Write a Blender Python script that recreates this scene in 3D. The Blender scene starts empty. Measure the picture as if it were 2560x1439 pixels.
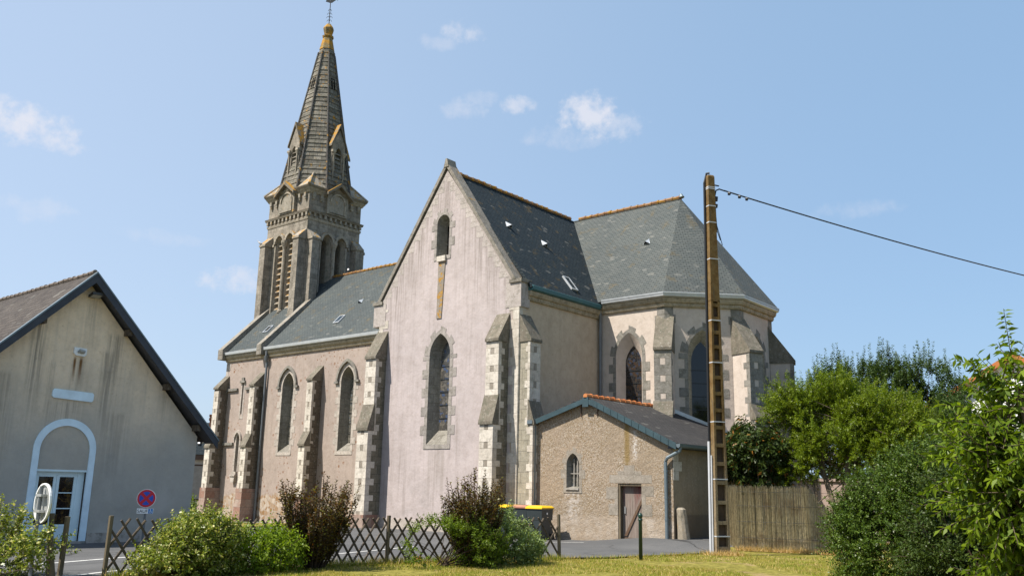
import bpy, bmesh, math, random
import numpy as np
from mathutils import Vector, Matrix, noise as mnoise
from mathutils.geometry import tessellate_polygon

random.seed(7); RNG = np.random.default_rng(7)
S = bpy.context.scene
COL = S.collection
R = math.radians

# ------------------------------------------------------------------ camera
cam = bpy.data.cameras.new("camera"); camo = bpy.data.objects.new("camera", cam); COL.objects.link(camo)
yaw, pit, rol = R(-40.12), R(12.767), R(1.1907)
fw = Vector((math.sin(yaw)*math.cos(pit), math.cos(yaw)*math.cos(pit), math.sin(pit)))
r0 = Vector((math.cos(yaw), -math.sin(yaw), 0)); u0 = r0.cross(fw)
cr = r0*math.cos(rol)+u0*math.sin(rol); cu = -r0*math.sin(rol)+u0*math.cos(rol)
m = Matrix((cr, cu, -fw)).transposed().to_4x4(); m.translation = (0, 0, 1.6)
camo.matrix_world = m
cam.sensor_width = 36; cam.lens = 36*2210/2560; cam.clip_start = .1; cam.clip_end = 5000
S.camera = camo

# ------------------------------------------------------------------ sun, sky, exposure
SUN_AZ = math.atan2(-0.47, -0.883); SUN_EL = R(55)
sd = Vector((-0.47*math.cos(SUN_EL), -0.883*math.cos(SUN_EL), math.sin(SUN_EL))).normalized()
sl = bpy.data.lights.new("sun", 'SUN'); sl.energy = 5.0; sl.angle = R(.5); sl.color = (1, .93, .83)
so = bpy.data.objects.new("sun", sl); COL.objects.link(so)
so.rotation_euler = (-sd).to_track_quat('-Z', 'Y').to_euler(); so.location = (-20, -30, 40)
S.view_settings.view_transform = 'Standard'; S.view_settings.look = 'None'
S.view_settings.gamma = 1; S.view_settings.exposure = 0.85

# ------------------------------------------------------------------ node helpers
class NT:
    def __init__(s, nt): s.nt = nt; s.L = nt.links
    def n(s, t, **k):
        x = s.nt.nodes.new(t)
        for a, b in k.items(): setattr(x, a, b)
        return x
    def put(s, sock, v):
        if isinstance(v, bpy.types.NodeSocket): s.L.new(v, sock)
        elif isinstance(v, (tuple, list)) and len(v) == 3 and sock.type == 'RGBA': sock.default_value = (*v, 1)
        else: sock.default_value = v
    def math(s, op, a, b=0, c=None, clamp=False):
        x = s.n('ShaderNodeMath', operation=op, use_clamp=clamp); s.put(x.inputs[0], a); s.put(x.inputs[1], b)
        if c is not None: s.put(x.inputs[2], c)
        return x.outputs[0]
    def vm(s, op, a, b=(0, 0, 0)):
        x = s.n('ShaderNodeVectorMath', operation=op); s.put(x.inputs[0], a); s.put(x.inputs[1], b)
        return x.outputs['Value'] if op in ('DOT_PRODUCT', 'LENGTH') else x.outputs[0]
    def mix(s, f, a, b, blend='MIX'):
        x = s.n('ShaderNodeMix', data_type='RGBA', blend_type=blend); s.put(x.inputs[0], f); s.put(x.inputs[6], a); s.put(x.inputs[7], b)
        return x.outputs[2]
    def mr(s, v, a, b, c=0., d=1., smooth=True):
        x = s.n('ShaderNodeMapRange', interpolation_type='SMOOTHSTEP' if smooth else 'LINEAR', clamp=True) if smooth else s.n('ShaderNodeMapRange', clamp=True)
        for i, q in enumerate((v, a, b, c, d)): s.put(x.inputs[i], q)
        return x.outputs[0]
    def noise(s, vec, scale, detail=4, rough=.6, dist=0):
        x = s.n('ShaderNodeTexNoise'); s.put(x.inputs['Vector'], vec); x.inputs['Scale'].default_value = scale
        x.inputs['Detail'].default_value = detail; x.inputs['Roughness'].default_value = rough; x.inputs['Distortion'].default_value = dist
        return x.outputs['Fac']
    def vor(s, vec, scale, feature='F1', out='Distance', rnd=1):
        x = s.n('ShaderNodeTexVoronoi', feature=feature); s.put(x.inputs['Vector'], vec); x.inputs['Scale'].default_value = scale
        x.inputs['Randomness'].default_value = rnd
        return x.outputs[out]
    def pos(s): return s.n('ShaderNodeNewGeometry').outputs['Position']
    def rand(s): return s.n('ShaderNodeNewGeometry').outputs['Random Per Island']
    def nrm(s): return s.n('ShaderNodeNewGeometry').outputs['Normal']
    def uv(s): return s.n('ShaderNodeUVMap').outputs[0]
    def sep(s, v):
        x = s.n('ShaderNodeSeparateXYZ'); s.put(x.inputs[0], v); return x.outputs
    def scale(s, v, k): return s.vm('MULTIPLY', v, k)
    def bump(s, h, st=.3, dist=.02):
        x = s.n('ShaderNodeBump'); x.inputs['Strength'].default_value = st; x.inputs['Distance'].default_value = dist
        s.put(x.inputs['Height'], h); return x.outputs[0]

def L(r, g, b):
    f = lambda c: (c/255/12.92) if c/255 <= .04045 else ((c/255+.055)/1.055)**2.4
    return (f(r), f(g), f(b))
M = {}
KEEP = {'white_paint', 'door_paint', 'sign_white', 'white_wall', 'cream_wall', 'sign_red', 'sign_blue', 'yellow_lid', 'hall_plaster', 'arch_paint'}
def mat(name, fn, rough=.85, spec=.3, metal=0):
    alb = 1. if name in KEEP else .74
    m_ = bpy.data.materials.new(name); m_.use_nodes = True; nt = m_.node_tree; nt.nodes.clear()
    T = NT(nt); out = T.n('ShaderNodeOutputMaterial'); b = T.n('ShaderNodeBsdfPrincipled')
    b.inputs['Roughness'].default_value = rough; b.inputs['Specular IOR Level'].default_value = spec; b.inputs['Metallic'].default_value = metal
    T.L.new(b.outputs[0], out.inputs[0])
    res = fn(T)
    if isinstance(res, dict):
        for k, v in res.items(): T.put(b.inputs[k], T.mix(1, v, (alb, alb, alb), 'MULTIPLY') if k == 'Base Color' else v)
    else: T.put(b.inputs['Base Color'], T.mix(1, res, (alb, alb, alb), 'MULTIPLY'))
    M[name] = m_; return m_

def plain(name, col, rough=.6, spec=.4, metal=0, var=.15, sc=3.):
    def fn(T):
        p = T.pos(); n = T.noise(p, sc, 4); k = T.mr(n, .3, .7, 1-var, 1+var, False)
        n2 = T.noise(p, sc*9, 3)
        return {'Base Color': T.mix(1, col, k, 'MULTIPLY'), 'Normal': T.bump(n2, .15, .004)}
    return mat(name, fn, rough, spec, metal)

# ------------------------------------------------------------------ world: daylight sky with a few small clouds
W = bpy.data.worlds.new("World"); S.world = W; W.use_nodes = True
W.node_tree.nodes.clear(); T = NT(W.node_tree)
wo = T.n('ShaderNodeOutputWorld'); bg = T.n('ShaderNodeBackground'); T.L.new(bg.outputs[0], wo.inputs[0])
sky = T.n('ShaderNodeTexSky', sky_type='NISHITA'); sky.sun_disc = False
sky.sun_elevation = SUN_EL; sky.sun_rotation = SUN_AZ; sky.altitude = 0; sky.air_density = 1.0; sky.dust_density = 1.2; sky.ozone_density = 2.0
SKY_STRENGTH = .106
bg.inputs[1].default_value = SKY_STRENGTH
D = T.vm('NORMALIZE', T.n('ShaderNodeTexCoord').outputs['Generated'])
clouds = [((-.89, .31, .34), .048, .026, 1.0), ((-.873, .33, .322), .035, .012, .8), ((-.527, .745, .402), .04, .028, 1.0), ((-.497, .775, .388), .036, .02, .55), ((-.59, .70, .416), .026, .011, .75),
          ((-.61, .628, .481), .03, .013, .6), ((-.628, .615, .468), .026, .010, .35), ((-.825, .52, .212), .05, .018, .75), ((-.63, .66, .405), .03, .014, .4), ((-.612, .67, .418), .022, .010, .3), ((-.545, .745, .382), .05, .018, .3),
          ((-.905, .33, .26), .05, .016, .3), ((-.70, .69, .30), .05, .01, .0), ((-.3, .93, .30), .06, .012, .25), ((-.86, .45, .25), .05, .01, .2)]
wn = T.noise(D, 26, 6, .62); wn2 = T.noise(D, 75, 4, .6)
tot = 0.0
for c, sx, sy, k in clouds:
    if k <= 0: continue
    c = Vector(c).normalized(); rr = c.cross(Vector((0, 0, 1))).normalized(); uu = rr.cross(c); sx *= 1.02; sy *= 1.08
    a = T.math('DIVIDE', T.vm('DOT_PRODUCT', D, tuple(rr)), sx); b = T.math('DIVIDE', T.vm('DOT_PRODUCT', D, tuple(uu)), sy)
    d2 = T.math('ADD', T.math('MULTIPLY', a, a), T.math('MULTIPLY', b, b))
    front = T.math('GREATER_THAN', T.vm('DOT_PRODUCT', D, tuple(c)), 0)
    v = T.math('SUBTRACT', T.math('ADD', 1.0, T.math('ADD', T.math('MULTIPLY', T.math('SUBTRACT', wn, .5), 3.0), T.math('MULTIPLY', T.math('SUBTRACT', wn2, .5), 1.7))), d2)
    v = T.math('MULTIPLY', T.mr(v, 0.1, 1.35, 0, k), front)
    tot = T.math('MAXIMUM', tot, v)
# pale summer air: the blue is whiter towards the west, where the sun stands
lf = T.mr(T.vm('DOT_PRODUCT', D, (-.77, -.64, 0)), -.55, .62)
air = T.mix(lf, (1.78, 2.80, 4.12), (3.0, 3.72, 4.75))
cl2 = T.mix(.72, sky.outputs[0], air)
cl2 = T.mix(T.math('MULTIPLY', tot, .80), cl2, (4.3, 4.35, 4.75))
T.L.new(cl2, bg.inputs[0])

# ------------------------------------------------------------------ mesh helpers
class MB:
    def __init__(s): s.v = []; s.f = []; s.m = []
    def face(s, pts, m=0):
        i = len(s.v); s.v += [tuple(p) for p in pts]; s.f.append(list(range(i, i+len(pts)))); s.m.append(m)
    def poly(s, verts, faces, m=0):
        i = len(s.v); s.v += [tuple(p) for p in verts]
        for f in faces: s.f.append([i+k for k in f]); s.m.append(m)
    def obox(s, o, a, b, c, m=0):
        o, a, b, c = map(Vector, (o, a, b, c))
        P = [o, o+a, o+a+b, o+b, o+c, o+a+c, o+a+b+c, o+b+c]
        fs = [(0, 3, 2, 1), (4, 5, 6, 7), (0, 1, 5, 4), (1, 2, 6, 5), (2, 3, 7, 6), (3, 0, 4, 7)]
        if a.cross(b).dot(c) < 0: fs = [f[::-1] for f in fs]
        s.poly(P, fs, m)
    def box(s, x0, x1, y0, y1, z0, z1, m=0): s.obox((x0, y0, z0), (x1-x0, 0, 0), (0, y1-y0, 0), (0, 0, z1-z0), m)
    def prism(s, pts, vec, m=0):
        pts = [Vector(p) for p in pts]; vec = Vector(vec); n = len(pts)
        nm = Vector((0, 0, 0))
        for i in range(n): nm += pts[i].cross(pts[(i+1) % n])
        fl = nm.dot(vec) > 0
        A = pts; B = [p+vec for p in pts]
        fs = [list(range(n)), list(range(2*n-1, n-1, -1))] + [(i, n+i, n+(i+1) % n, (i+1) % n) for i in range(n)]
        if fl: fs = [list(f)[::-1] for f in fs]
        s.poly(A+B, fs, m)
    def tube(s, path, r, n=8, m=0, cap=True):
        path = [Vector(p) for p in path]; k = len(path)
        rs = r if isinstance(r, (list, tuple)) else [r]*k
        vs = []; t0 = (path[1]-path[0]).normalized()
        up = Vector((0, 0, 1)) if abs(t0.z) < .9 else Vector((1, 0, 0))
        for i in range(k):
            t = (path[min(i+1, k-1)]-path[max(i-1, 0)])
            t = t.normalized() if t.length > 1e-9 else t0
            a = up.cross(t)
            a = a.normalized() if a.length > 1e-6 else Vector((1, 0, 0)).cross(t).normalized()
            b = t.cross(a); up = b if abs(t.dot(up)) > .95 else up
            for j in range(n):
                q = 2*math.pi*j/n; vs.append(path[i]+(a*math.cos(q)+b*math.sin(q))*rs[i])
        fs = []
        for i in range(k-1):
            for j in range(n):
                j2 = (j+1) % n; fs.append((i*n+j, i*n+j2, (i+1)*n+j2, (i+1)*n+j))
        if cap: fs.append(list(range(n))[::-1]); fs.append([(k-1)*n+j for j in range(n)])
        s.poly(vs, fs, m)
    def loft(s, rings, m=0, cap=True):
        n = len(rings[0]); vs = [p for r_ in rings for p in r_]; fs = []
        for i in range(len(rings)-1):
            for j in range(n): j2 = (j+1) % n; fs.append((i*n+j, i*n+j2, (i+1)*n+j2, (i+1)*n+j))
        if cap: fs.append(list(range(n))[::-1]); fs.append([(len(rings)-1)*n+j for j in range(n)])
        s.poly(vs, fs, m)
    def build(s, name, mats, parent=None, smooth=False, origin=None):
        me = bpy.data.meshes.new(name)
        off = Vector(origin) if origin is not None else (root_loc(parent) if parent else Vector((0, 0, 0)))
        vs = [(x-off.x, y-off.y, z_-off.z) for x, y, z_ in s.v]
        me.from_pydata(vs, [], s.f)
        if not isinstance(mats, (list, tuple)): mats = [mats]
        for q in mats: me.materials.append(M[q] if isinstance(q, str) else q)
        me.polygons.foreach_set('material_index', s.m)
        autouv(me, off)
        if smooth: me.polygons.foreach_set('use_smooth', [True]*len(me.polygons))
        o = bpy.data.objects.new(name, me); COL.objects.link(o)
        if parent: o.parent = parent
        elif origin is not None: o.location = off
        return o

def root_loc(o):
    while o.parent: o = o.parent
    return Vector(o.location)

def autouv(me, off):
    uvl = me.uv_layers.new(name='UVMap'); n = len(me.loops)
    if n == 0: return
    co = np.empty(len(me.vertices)*3); me.vertices.foreach_get('co', co); co = co.reshape(-1, 3)+np.array(off)
    li = np.empty(n, int); me.loops.foreach_get('vertex_index', li)
    pn = np.empty(len(me.polygons)*3); me.polygons.foreach_get('normal', pn); pn = pn.reshape(-1, 3)
    lt = np.empty(len(me.polygons), int); me.polygons.foreach_get('loop_total', lt)
    nn = np.repeat(pn, lt, axis=0); p = co[li]
    t = np.cross(np.tile([0., 0, 1], (n, 1)), nn); tl = np.linalg.norm(t, axis=1)
    flat = tl < .2; t[flat] = (1, 0, 0); tl[flat] = 1; t /= tl[:, None]
    up = np.cross(nn, t)
    uv = np.stack([(p*t).sum(1), (p*up).sum(1)], 1)
    uvl.data.foreach_set('uv', uv.astype(np.float32).ravel())

def thing(name, label, cat, loc=(0, 0, 0), group=None):
    o = bpy.data.objects.new(name, None); COL.objects.link(o); o.location = loc; o.empty_display_size = .3
    o['label'] = label; o['category'] = cat
    if group: o['group'] = group
    return o
def tag(o, label, cat, group=None):
    o['label'] = label; o['category'] = cat
    if group: o['group'] = group
    return o
def struct(o, kind='structure'): o['kind'] = kind; return o

class Fr:
    """wall frame: u along the wall, z up, w outwards"""
    def __init__(s, o, ux):
        s.o = Vector(o); s.u = Vector(ux).normalized(); s.n = s.u.cross(Vector((0, 0, 1)))
    def P(s, u, z, w=0): return s.o+s.u*u+Vector((0, 0, z))+s.n*w
    def box(s, b, u0, u1, z0, z1, w0, w1, m=0): b.obox(s.P(u0, z0, w0), s.u*(u1-u0), Vector((0, 0, z1-z0)), s.n*(w1-w0), m)

def arch(u, hw, z0, zs, rise, n=8):
    """outline counter-clockwise from outside: bottom left, bottom right, up and over"""
    if rise <= 0: return [(u-hw, z0), (u+hw, z0), (u+hw, zs), (u-hw, zs)]
    Rr = (hw*hw+rise*rise)/(2*hw); pts = [(u-hw, z0), (u+hw, z0)]
    a1 = math.atan2(rise, Rr-hw) if Rr > hw else math.pi/2
    if abs(Rr-hw) < 1e-6: a1 = math.pi/2
    right = [(u+hw-Rr+Rr*math.cos(a1*i/n), zs+Rr*math.sin(a1*i/n)) for i in range(n+1)]
    pts += right; pts += [(2*u-x, y) for x, y in right[-2::-1]]
    return pts

def wall(b, F, outer, holes=(), m=0, w=0):
    loops = [[Vector((x, y, 0)) for x, y in outer]] + [[Vector((x, y, 0)) for x, y in h] for h in holes]
    flat = [p for l in loops for p in l]; tris = tessellate_polygon(loops)
    vs = [F.P(p.x, p.y, w) for p in flat]; fs = []
    for t in tris:
        a, c, d = (flat[i] for i in t)
        ccw = (c.x-a.x)*(d.y-a.y)-(c.y-a.y)*(d.x-a.x)
        fs.append(t if ccw > 0 else t[::-1])
    b.poly(vs, fs, m)

def reveal(b, F, o1, o2, w1, w2, m=0):
    n = len(o1); vs = [F.P(x, y, w1) for x, y in o1]+[F.P(x, y, w2) for x, y in o2]
    b.poly(vs, [(i, (i+1) % n, n+(i+1) % n, n+i)[::-1] for i in range(n)][:], m)

def surround(b, F, u, hw, z0, zs, rise, c=.33, s1=.17, s2=.36, t=.012, vous=True, sill=True, m=0):
    k = 0; zz = z0
    while zz < zs-.02:
        h = min(c, zs-zz)
        l = s2 if k % 2 else s1
        F.box(b, u-hw-l, u-hw-.001, zz+.004, zz+h-.004, -.02, t, m); F.box(b, u+hw+.001, u+hw+l, zz+.004, zz+h-.004, -.02, t, m)
        zz += h; k += 1
    if vous and rise > 0:
        a = arch(u, hw+.002, z0, zs, rise, 8)[2:]
        for i in range(0, len(a)-1):
            (x0, y0), (x1, y1) = a[i], a[i+1]
            l = s2*.85 if (i//2) % 2 else s1
            cx, cz = u, zs-.1
            def out(x, y):
                d = Vector((x-cx, y-cz)); d.normalize(); return (x+d.x*l, y+d.y*l)
            p2, p3 = out(x1, y1), out(x0, y0)
            b.prism([F.P(x0, y0, t), F.P(p3[0], p3[1], t), F.P(p2[0], p2[1], t), F.P(x1, y1, t)], F.n*-(t+.02), m)
    if sill: F.box(b, u-hw-s1, u+hw+s1, z0-.16, z0-.002, -.02, t+.01, m)

def quoin(b, F, u, sgn, z0, z1, c=.34, s1=.22, s2=.42, t=.012, m=0, k0=0):
    """alternating corner blocks on a wall face, growing from u in direction sgn"""
    k = k0; zz = z0
    while zz < z1-.05:
        h = min(c*random.uniform(.92, 1.08), z1-zz); l = (s2 if k % 2 else s1)*random.uniform(.92, 1.08)
        a, e = (u, u+l) if sgn > 0 else (u-l, u)
        F.box(b, a, e, zz+.004, zz+h-.004, -.02, t, m); zz += h; k += 1

def buttress(parent, F, uc, stages, blocks='limestone', body='ashlar_side', cap='cap_stone', zbase=-.6, plinth=None, blk_c=.33, wrap=(.2, .42)):
    """stages from the bottom: (zf front height, rise of weathering, depth, width)"""
    b = MB(); q = MB(); cps = []; zz = zbase
    for i, (zf, rise, d, w) in enumerate(stages):
        dn, wn_ = (stages[i+1][2], stages[i+1][3]) if i+1 < len(stages) else (-.05, w)
        F.box(b, uc-w/2, uc+w/2, zz, zf, -.05, d)
        # weathering
        hw = w/2+.035
        pr = [(d+.07, zf-.13), (d+.07, zf-.03), (dn, zf+rise), (dn-.04, zf+rise), (dn-.04, zf-.13)]
        cp = MB(); cp.prism([F.P(uc-hw, y, x) for x, y in pr], F.u*(2*hw)); cps.append(cp)
        z2 = zz if zz > 0 else zbase; k = i
        while z2 < zf-.2:
            h = (blk_c*1.2 if k % 2 == 0 else blk_c*.72)*random.uniform(.9, 1.1)
            if z2+h > zf-.16: h = zf-.135-z2
            if h < .05: break
            e = .011
            if k % 2 == 0:
                l = d*wrap[0]*random.uniform(.85, 1.1)
                F.box(q, uc-w/2-e, uc+w/2+e, z2+.004, z2+h-.004, d-l, d+e)
            else:
                l = d*wrap[1]*random.uniform(.85, 1.1); bw = w*.34
                F.box(q, uc-w/2-e, uc-w/2+bw, z2+.004, z2+h-.004, d-l, d+e)
                F.box(q, uc+w/2-bw, uc+w/2+e, z2+.004, z2+h-.004, d-l, d+e)
                F.box(q, uc-w/2+bw+.006, uc+w/2-bw-.006, z2+.01, z2+h-.01, d-.03, d+.005, 1)
            z2 += h; k += 1
        zz = zf-.13
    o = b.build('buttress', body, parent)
    if plinth:
        p = MB(); zp, d, w = plinth; F.box(p, uc-w/2-.05, uc+w/2+.05, zbase, zp, -.05, d+.06)
        F.box(p, uc-w/2-.09, uc+w/2+.09, zbase, zp-.75, -.05, d+.11)
        p.build('footing', 'footing_stone', o)
    q.build('quoins', [blocks, 'patch_stone' if blocks == 'limestone' else 'east_plaster'], o)
    for cp in cps: cp.build('weathering', cap, o)
    return o
# ------------------------------------------------------------------ materials
def plaster(name, c1, c2, streak=(.2, .19, .17), st_amt=.35, speck=0, speck_c=(.6, .55, .5), pock=0, pock_c=(.2, .12, .06), rough=.9, low=None, extra=None, bump=.25):
    def fn(T):
        p = T.pos(); x, y, z = T.sep(p)[:3]
        n = T.noise(p, .55, 5, .65); base = T.mix(T.mr(n, .3, .7), c1, c2)
        n2 = T.noise(p, 2.6, 5, .7); base = T.mix(T.mr(n2, .35, .75, 0, .55), base, T.mix(1, base, (.74, .72, .69), 'MULTIPLY')); n7 = T.noise(p, 8, 4, .7); base = T.mix(T.mr(n7, .5, .72, 0, .4), base, T.mix(1, base, (.74, .71, .67), 'MULTIPLY')); base = T.mix(T.mr(n7, .46, .3, 0, .3), base, T.mix(1, base, (1.14, 1.14, 1.13), 'MULTIPLY'))
        st = T.noise(T.vm('MULTIPLY', p, (3.2, 3.2, .13)), 1.4, 5, .65); st2 = T.noise(p, .35, 3)
        base = T.mix(T.math('MULTIPLY', T.mr(st, .47, .74), T.mr(st2, .3, .65, .25*st_amt, st_amt)), base, streak)
        if speck:
            v = T.noise(p, 17, 2, .5); base = T.mix(T.math('MULTIPLY', T.mr(v, .55, .66), speck), base, speck_c)
            v2 = T.noise(p, 11, 3, .6); base = T.mix(T.mr(v2, .6, .75, 0, .5), base, T.mix(1, c1, (.55, .5, .42), 'MULTIPLY'))
        if pock:
            v = T.vor(p, 2.7, 'F1'); w_ = T.noise(p, .8, 4); pm = T.math('MULTIPLY', T.mr(v, .24, .15), T.mr(w_, .47, .6)); v5 = T.vor(p, 6.0, 'F1'); pm = T.math('MAXIMUM', pm, T.math('MULTIPLY', T.mr(v5, .28, .2), T.mr(T.math('ADD', w_, T.mr(z, 7.2, 8.6, 0, .16)), .52, .66)))
            if low: pm = T.math('MULTIPLY', pm, pock)
            base = T.mix(pm, base, pock_c)
        if low:   # exposed rubble at the foot of the wall where the render has fallen off
            zl = T.math('ADD', z, T.math('MULTIPLY', T.math('SUBTRACT', T.noise(p, .9, 4), .5), 1.9))
            cells = T.vor(p, 4.6, 'F1', 'Color'); cc = T.sep(cells)[0]
            st_ = T.mix(T.mr(cc, .2, .75, smooth=False), (.32, .19, .09), (.54, .45, .36)); edge = T.vor(p, 4.6, 'DISTANCE_TO_EDGE')
            st_ = T.mix(T.mr(edge, .02, .09), (.42, .36, .30), st_)
            base = T.mix(T.mr(zl, low+.15, low-.1), base, st_)
        if extra: base = extra(T, base, p, x, y, z)
        g = T.noise(p, 28, 4, .7)
        return {'Base Color': base, 'Normal': T.bump(T.math('ADD', T.math('MULTIPLY', g, .45), T.math('ADD', T.math('MULTIPLY', n2, 1.2), T.math('MULTIPLY', n7, .6))), bump*1.6, .03)}
    return mat(name, fn, rough, .2)

def blob(T, a, a0, hw, z, ztop, zbot, fade=.5):
    """a rain-stain mask: narrow in a, from ztop running down to zbot"""
    d = T.math('ABSOLUTE', T.math('SUBTRACT', a, a0))
    mz = T.math('MULTIPLY', T.mr(z, ztop+.05, ztop-.12), T.mr(z, zbot, zbot+(ztop-zbot)*fade))
    return T.math('MULTIPLY', T.mr(d, hw, hw*.2), mz)

def gable_extra(T, base, p, x, y, z):
    # dark rain streaks hanging under the gable copings, grey damp above the ground
    st = T.noise(T.vm('MULTIPLY', p, (4.2, 1, .10)), 1.8, 5, .62)
    st = T.math('ADD', T.math('MULTIPLY', st, .55), T.math('MULTIPLY', T.noise(T.vm('MULTIPLY', p, (12, 1, .34)), 1.3, 5, .65), .45))
    rake = T.math('SUBTRACT', T.math('SUBTRACT', 14.2, z), T.math('MULTIPLY', T.math('ABSOLUTE', T.math('ADD', x, 23.85)), 1.36))
    near = T.mr(rake, 4.6, .2)
    base = T.mix(T.math('MULTIPLY', T.mr(st, .44, .64), T.math('MULTIPLY', near, .66)), base, (.185, .155, .13))
    damp = T.math('MULTIPLY', T.mr(T.noise(p, .9, 5, .7), .48, .72), T.mr(z, 2.6, .3)); base = T.mix(T.math('MULTIPLY', damp, .5), base, (.27, .25, .235))
    for a0, hw, zt, zb, k in ((-23.9, .45, 3.0, 1.2, .45), (-23.55, .16, 3.0, .8, .4), (-24.3, .14, 3.0, .6, .35)):
        sn = T.mr(st, .38, .6, .3, 1); base = T.mix(T.math('MULTIPLY', T.math('MULTIPLY', blob(T, x, a0, hw, z, zt, zb), sn), k), base, (.24, .21, .17))
    ml = T.math('MULTIPLY', blob(T, x, -20.15, .32, z, 9.5, -.5, .2), T.mr(T.noise(T.vm('MULTIPLY', p, (2, 2, .5)), 1.5, 5), .38, .6)); base = T.mix(T.math('MULTIPLY', ml, .6), base, (.33, .27, .12))
    return base
plaster('gable_plaster', (.60, .525, .515), (.53, .465, .455), (.25, .21, .185), .5, extra=gable_extra)
plaster('nave_plaster', (.48, .395, .345), (.41, .34, .30), (.27, .22, .185), .4, speck=.35, speck_c=(.50, .42, .36), pock=.95, pock_c=(.25, .13, .07), low=.95)
plaster('transept_plaster', (.66, .54, .41), (.60, .49, .37), (.36, .31, .22), .25, speck=.15, speck_c=(.60, .5, .4))  # warmer copy of the east plaster, shade tint put into the colour
plaster('east_plaster', (.70, .605, .53), (.64, .555, .485), (.45, .39, .32), .25, speck=.15, speck_c=(.66, .57, .48))
def sac_extra(T, base, p, x, y, z):
    v = T.vor(p, 34, 'F1', 'Color'); k = T.sep(v)[1]; big = T.noise(p, .9, 4, .6)
    base = T.mix(T.math('MULTIPLY', T.mr(k, .70, .8), T.mr(big, .36, .6, .25, .8)), base, (.50, .44, .37))
    base = T.mix(T.math('MULTIPLY', T.mr(k, .25, .18), T.mr(big, .36, .6, .25, .9)), base, (.24, .17, .09))
    # bare smoother render along the foot, a brown run-off and a pale chalky run-off beside it
    base = T.mix(T.mr(z, .85, .72, 0, .7), base, T.mix(T.mr(T.noise(p, 3, 5, .7), .4, .65), (.40, .32, .24), (.52, .45, .38)))
    base = T.mix(T.math('MULTIPLY', blob(T, x, -15.62, .16, z, 3.75, 2.2, .25), .85), base, (.25, .17, .06))
    base = T.mix(T.math('MULTIPLY', T.math('MULTIPLY', blob(T, x, -15.32, .12, z, 3.5, 2.4, .4), T.mr(T.noise(p, 14, 3), .4, .6)), .9), base, (.66, .62, .58))
    base = T.mix(T.math('MULTIPLY', T.math('MULTIPLY', blob(T, x, -17.75, .5, z, 1.6, .3, .5), T.mr(T.noise(p, 9, 4), .4, .6)), .6), base, (.62, .57, .53))
    return base
plaster('sacristy_plaster', (.39, .31, .235), (.335, .265, .19), (.25, .19, .12), .35, speck=.35, speck_c=(.46, .38, .29), extra=sac_extra, bump=.7)
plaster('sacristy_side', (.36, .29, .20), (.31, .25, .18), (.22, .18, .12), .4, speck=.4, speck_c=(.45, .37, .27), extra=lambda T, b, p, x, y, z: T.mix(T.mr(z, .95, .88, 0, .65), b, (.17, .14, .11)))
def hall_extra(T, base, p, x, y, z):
    base = T.mix(T.math('MULTIPLY', T.mr(T.math('ADD', z, T.math('MULTIPLY', T.noise(p, .6, 4, .6), 3.)), 6.8, 3.2), .9), base, T.mix(T.noise(p, 1.5, 5, .7), (.25, .247, .232), (.40, .385, .35)))  # warm bounce light painted into the upper gable, grey mixed in below
    st = T.noise(T.vm('MULTIPLY', p, (3, 7, .22)), 1.5, 5, .66); sn = T.mr(st, .36, .62)
    for a0, hw, zt, zb, k in ((9.35, .3, 5.55, 2.3, .95), (9.75, .16, 4.6, 2.6, .5), (10.42, .28, 4.75, 3.2, .75), (10.2, .7, 3.6, 2.6, .6), (11.35, .34, 5.5, 2.4, .85), (11.15, .2, 5.0, 2.2, .7), (10.6, .3, 6.4, 4.6, .55),
                              (8.6, .5, 4.2, .6, .6), (12.9, .2, 4.05, 2.8, .35), (11.6, .5, 3.4, .8, .45)):
        base = T.mix(T.math('MULTIPLY', T.math('MULTIPLY', blob(T, y, a0, hw, z, zt, zb, .8), sn), k*.72), base, (.13, .12, .105))
    for a0, hw in ((10.31, .05), (10.47, .06)): base = T.mix(T.math('MULTIPLY', blob(T, y, a0, hw, z, 4.76, 3.95, .8), .95), base, (.15, .065, .015))
    pt = T.math('MULTIPLY', T.mr(T.noise(p, .8, 4, .6), .5, .68), T.mr(z, 2.2, .9)); base = T.mix(T.math('MULTIPLY', pt, .5), base, (.50, .46, .42))
    return base
plaster('hall_plaster', (.80, .64, .47), (.73, .59, .435), (.27, .25, .22), .35, speck=.15, speck_c=(.5, .46, .42), extra=hall_extra)

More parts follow.
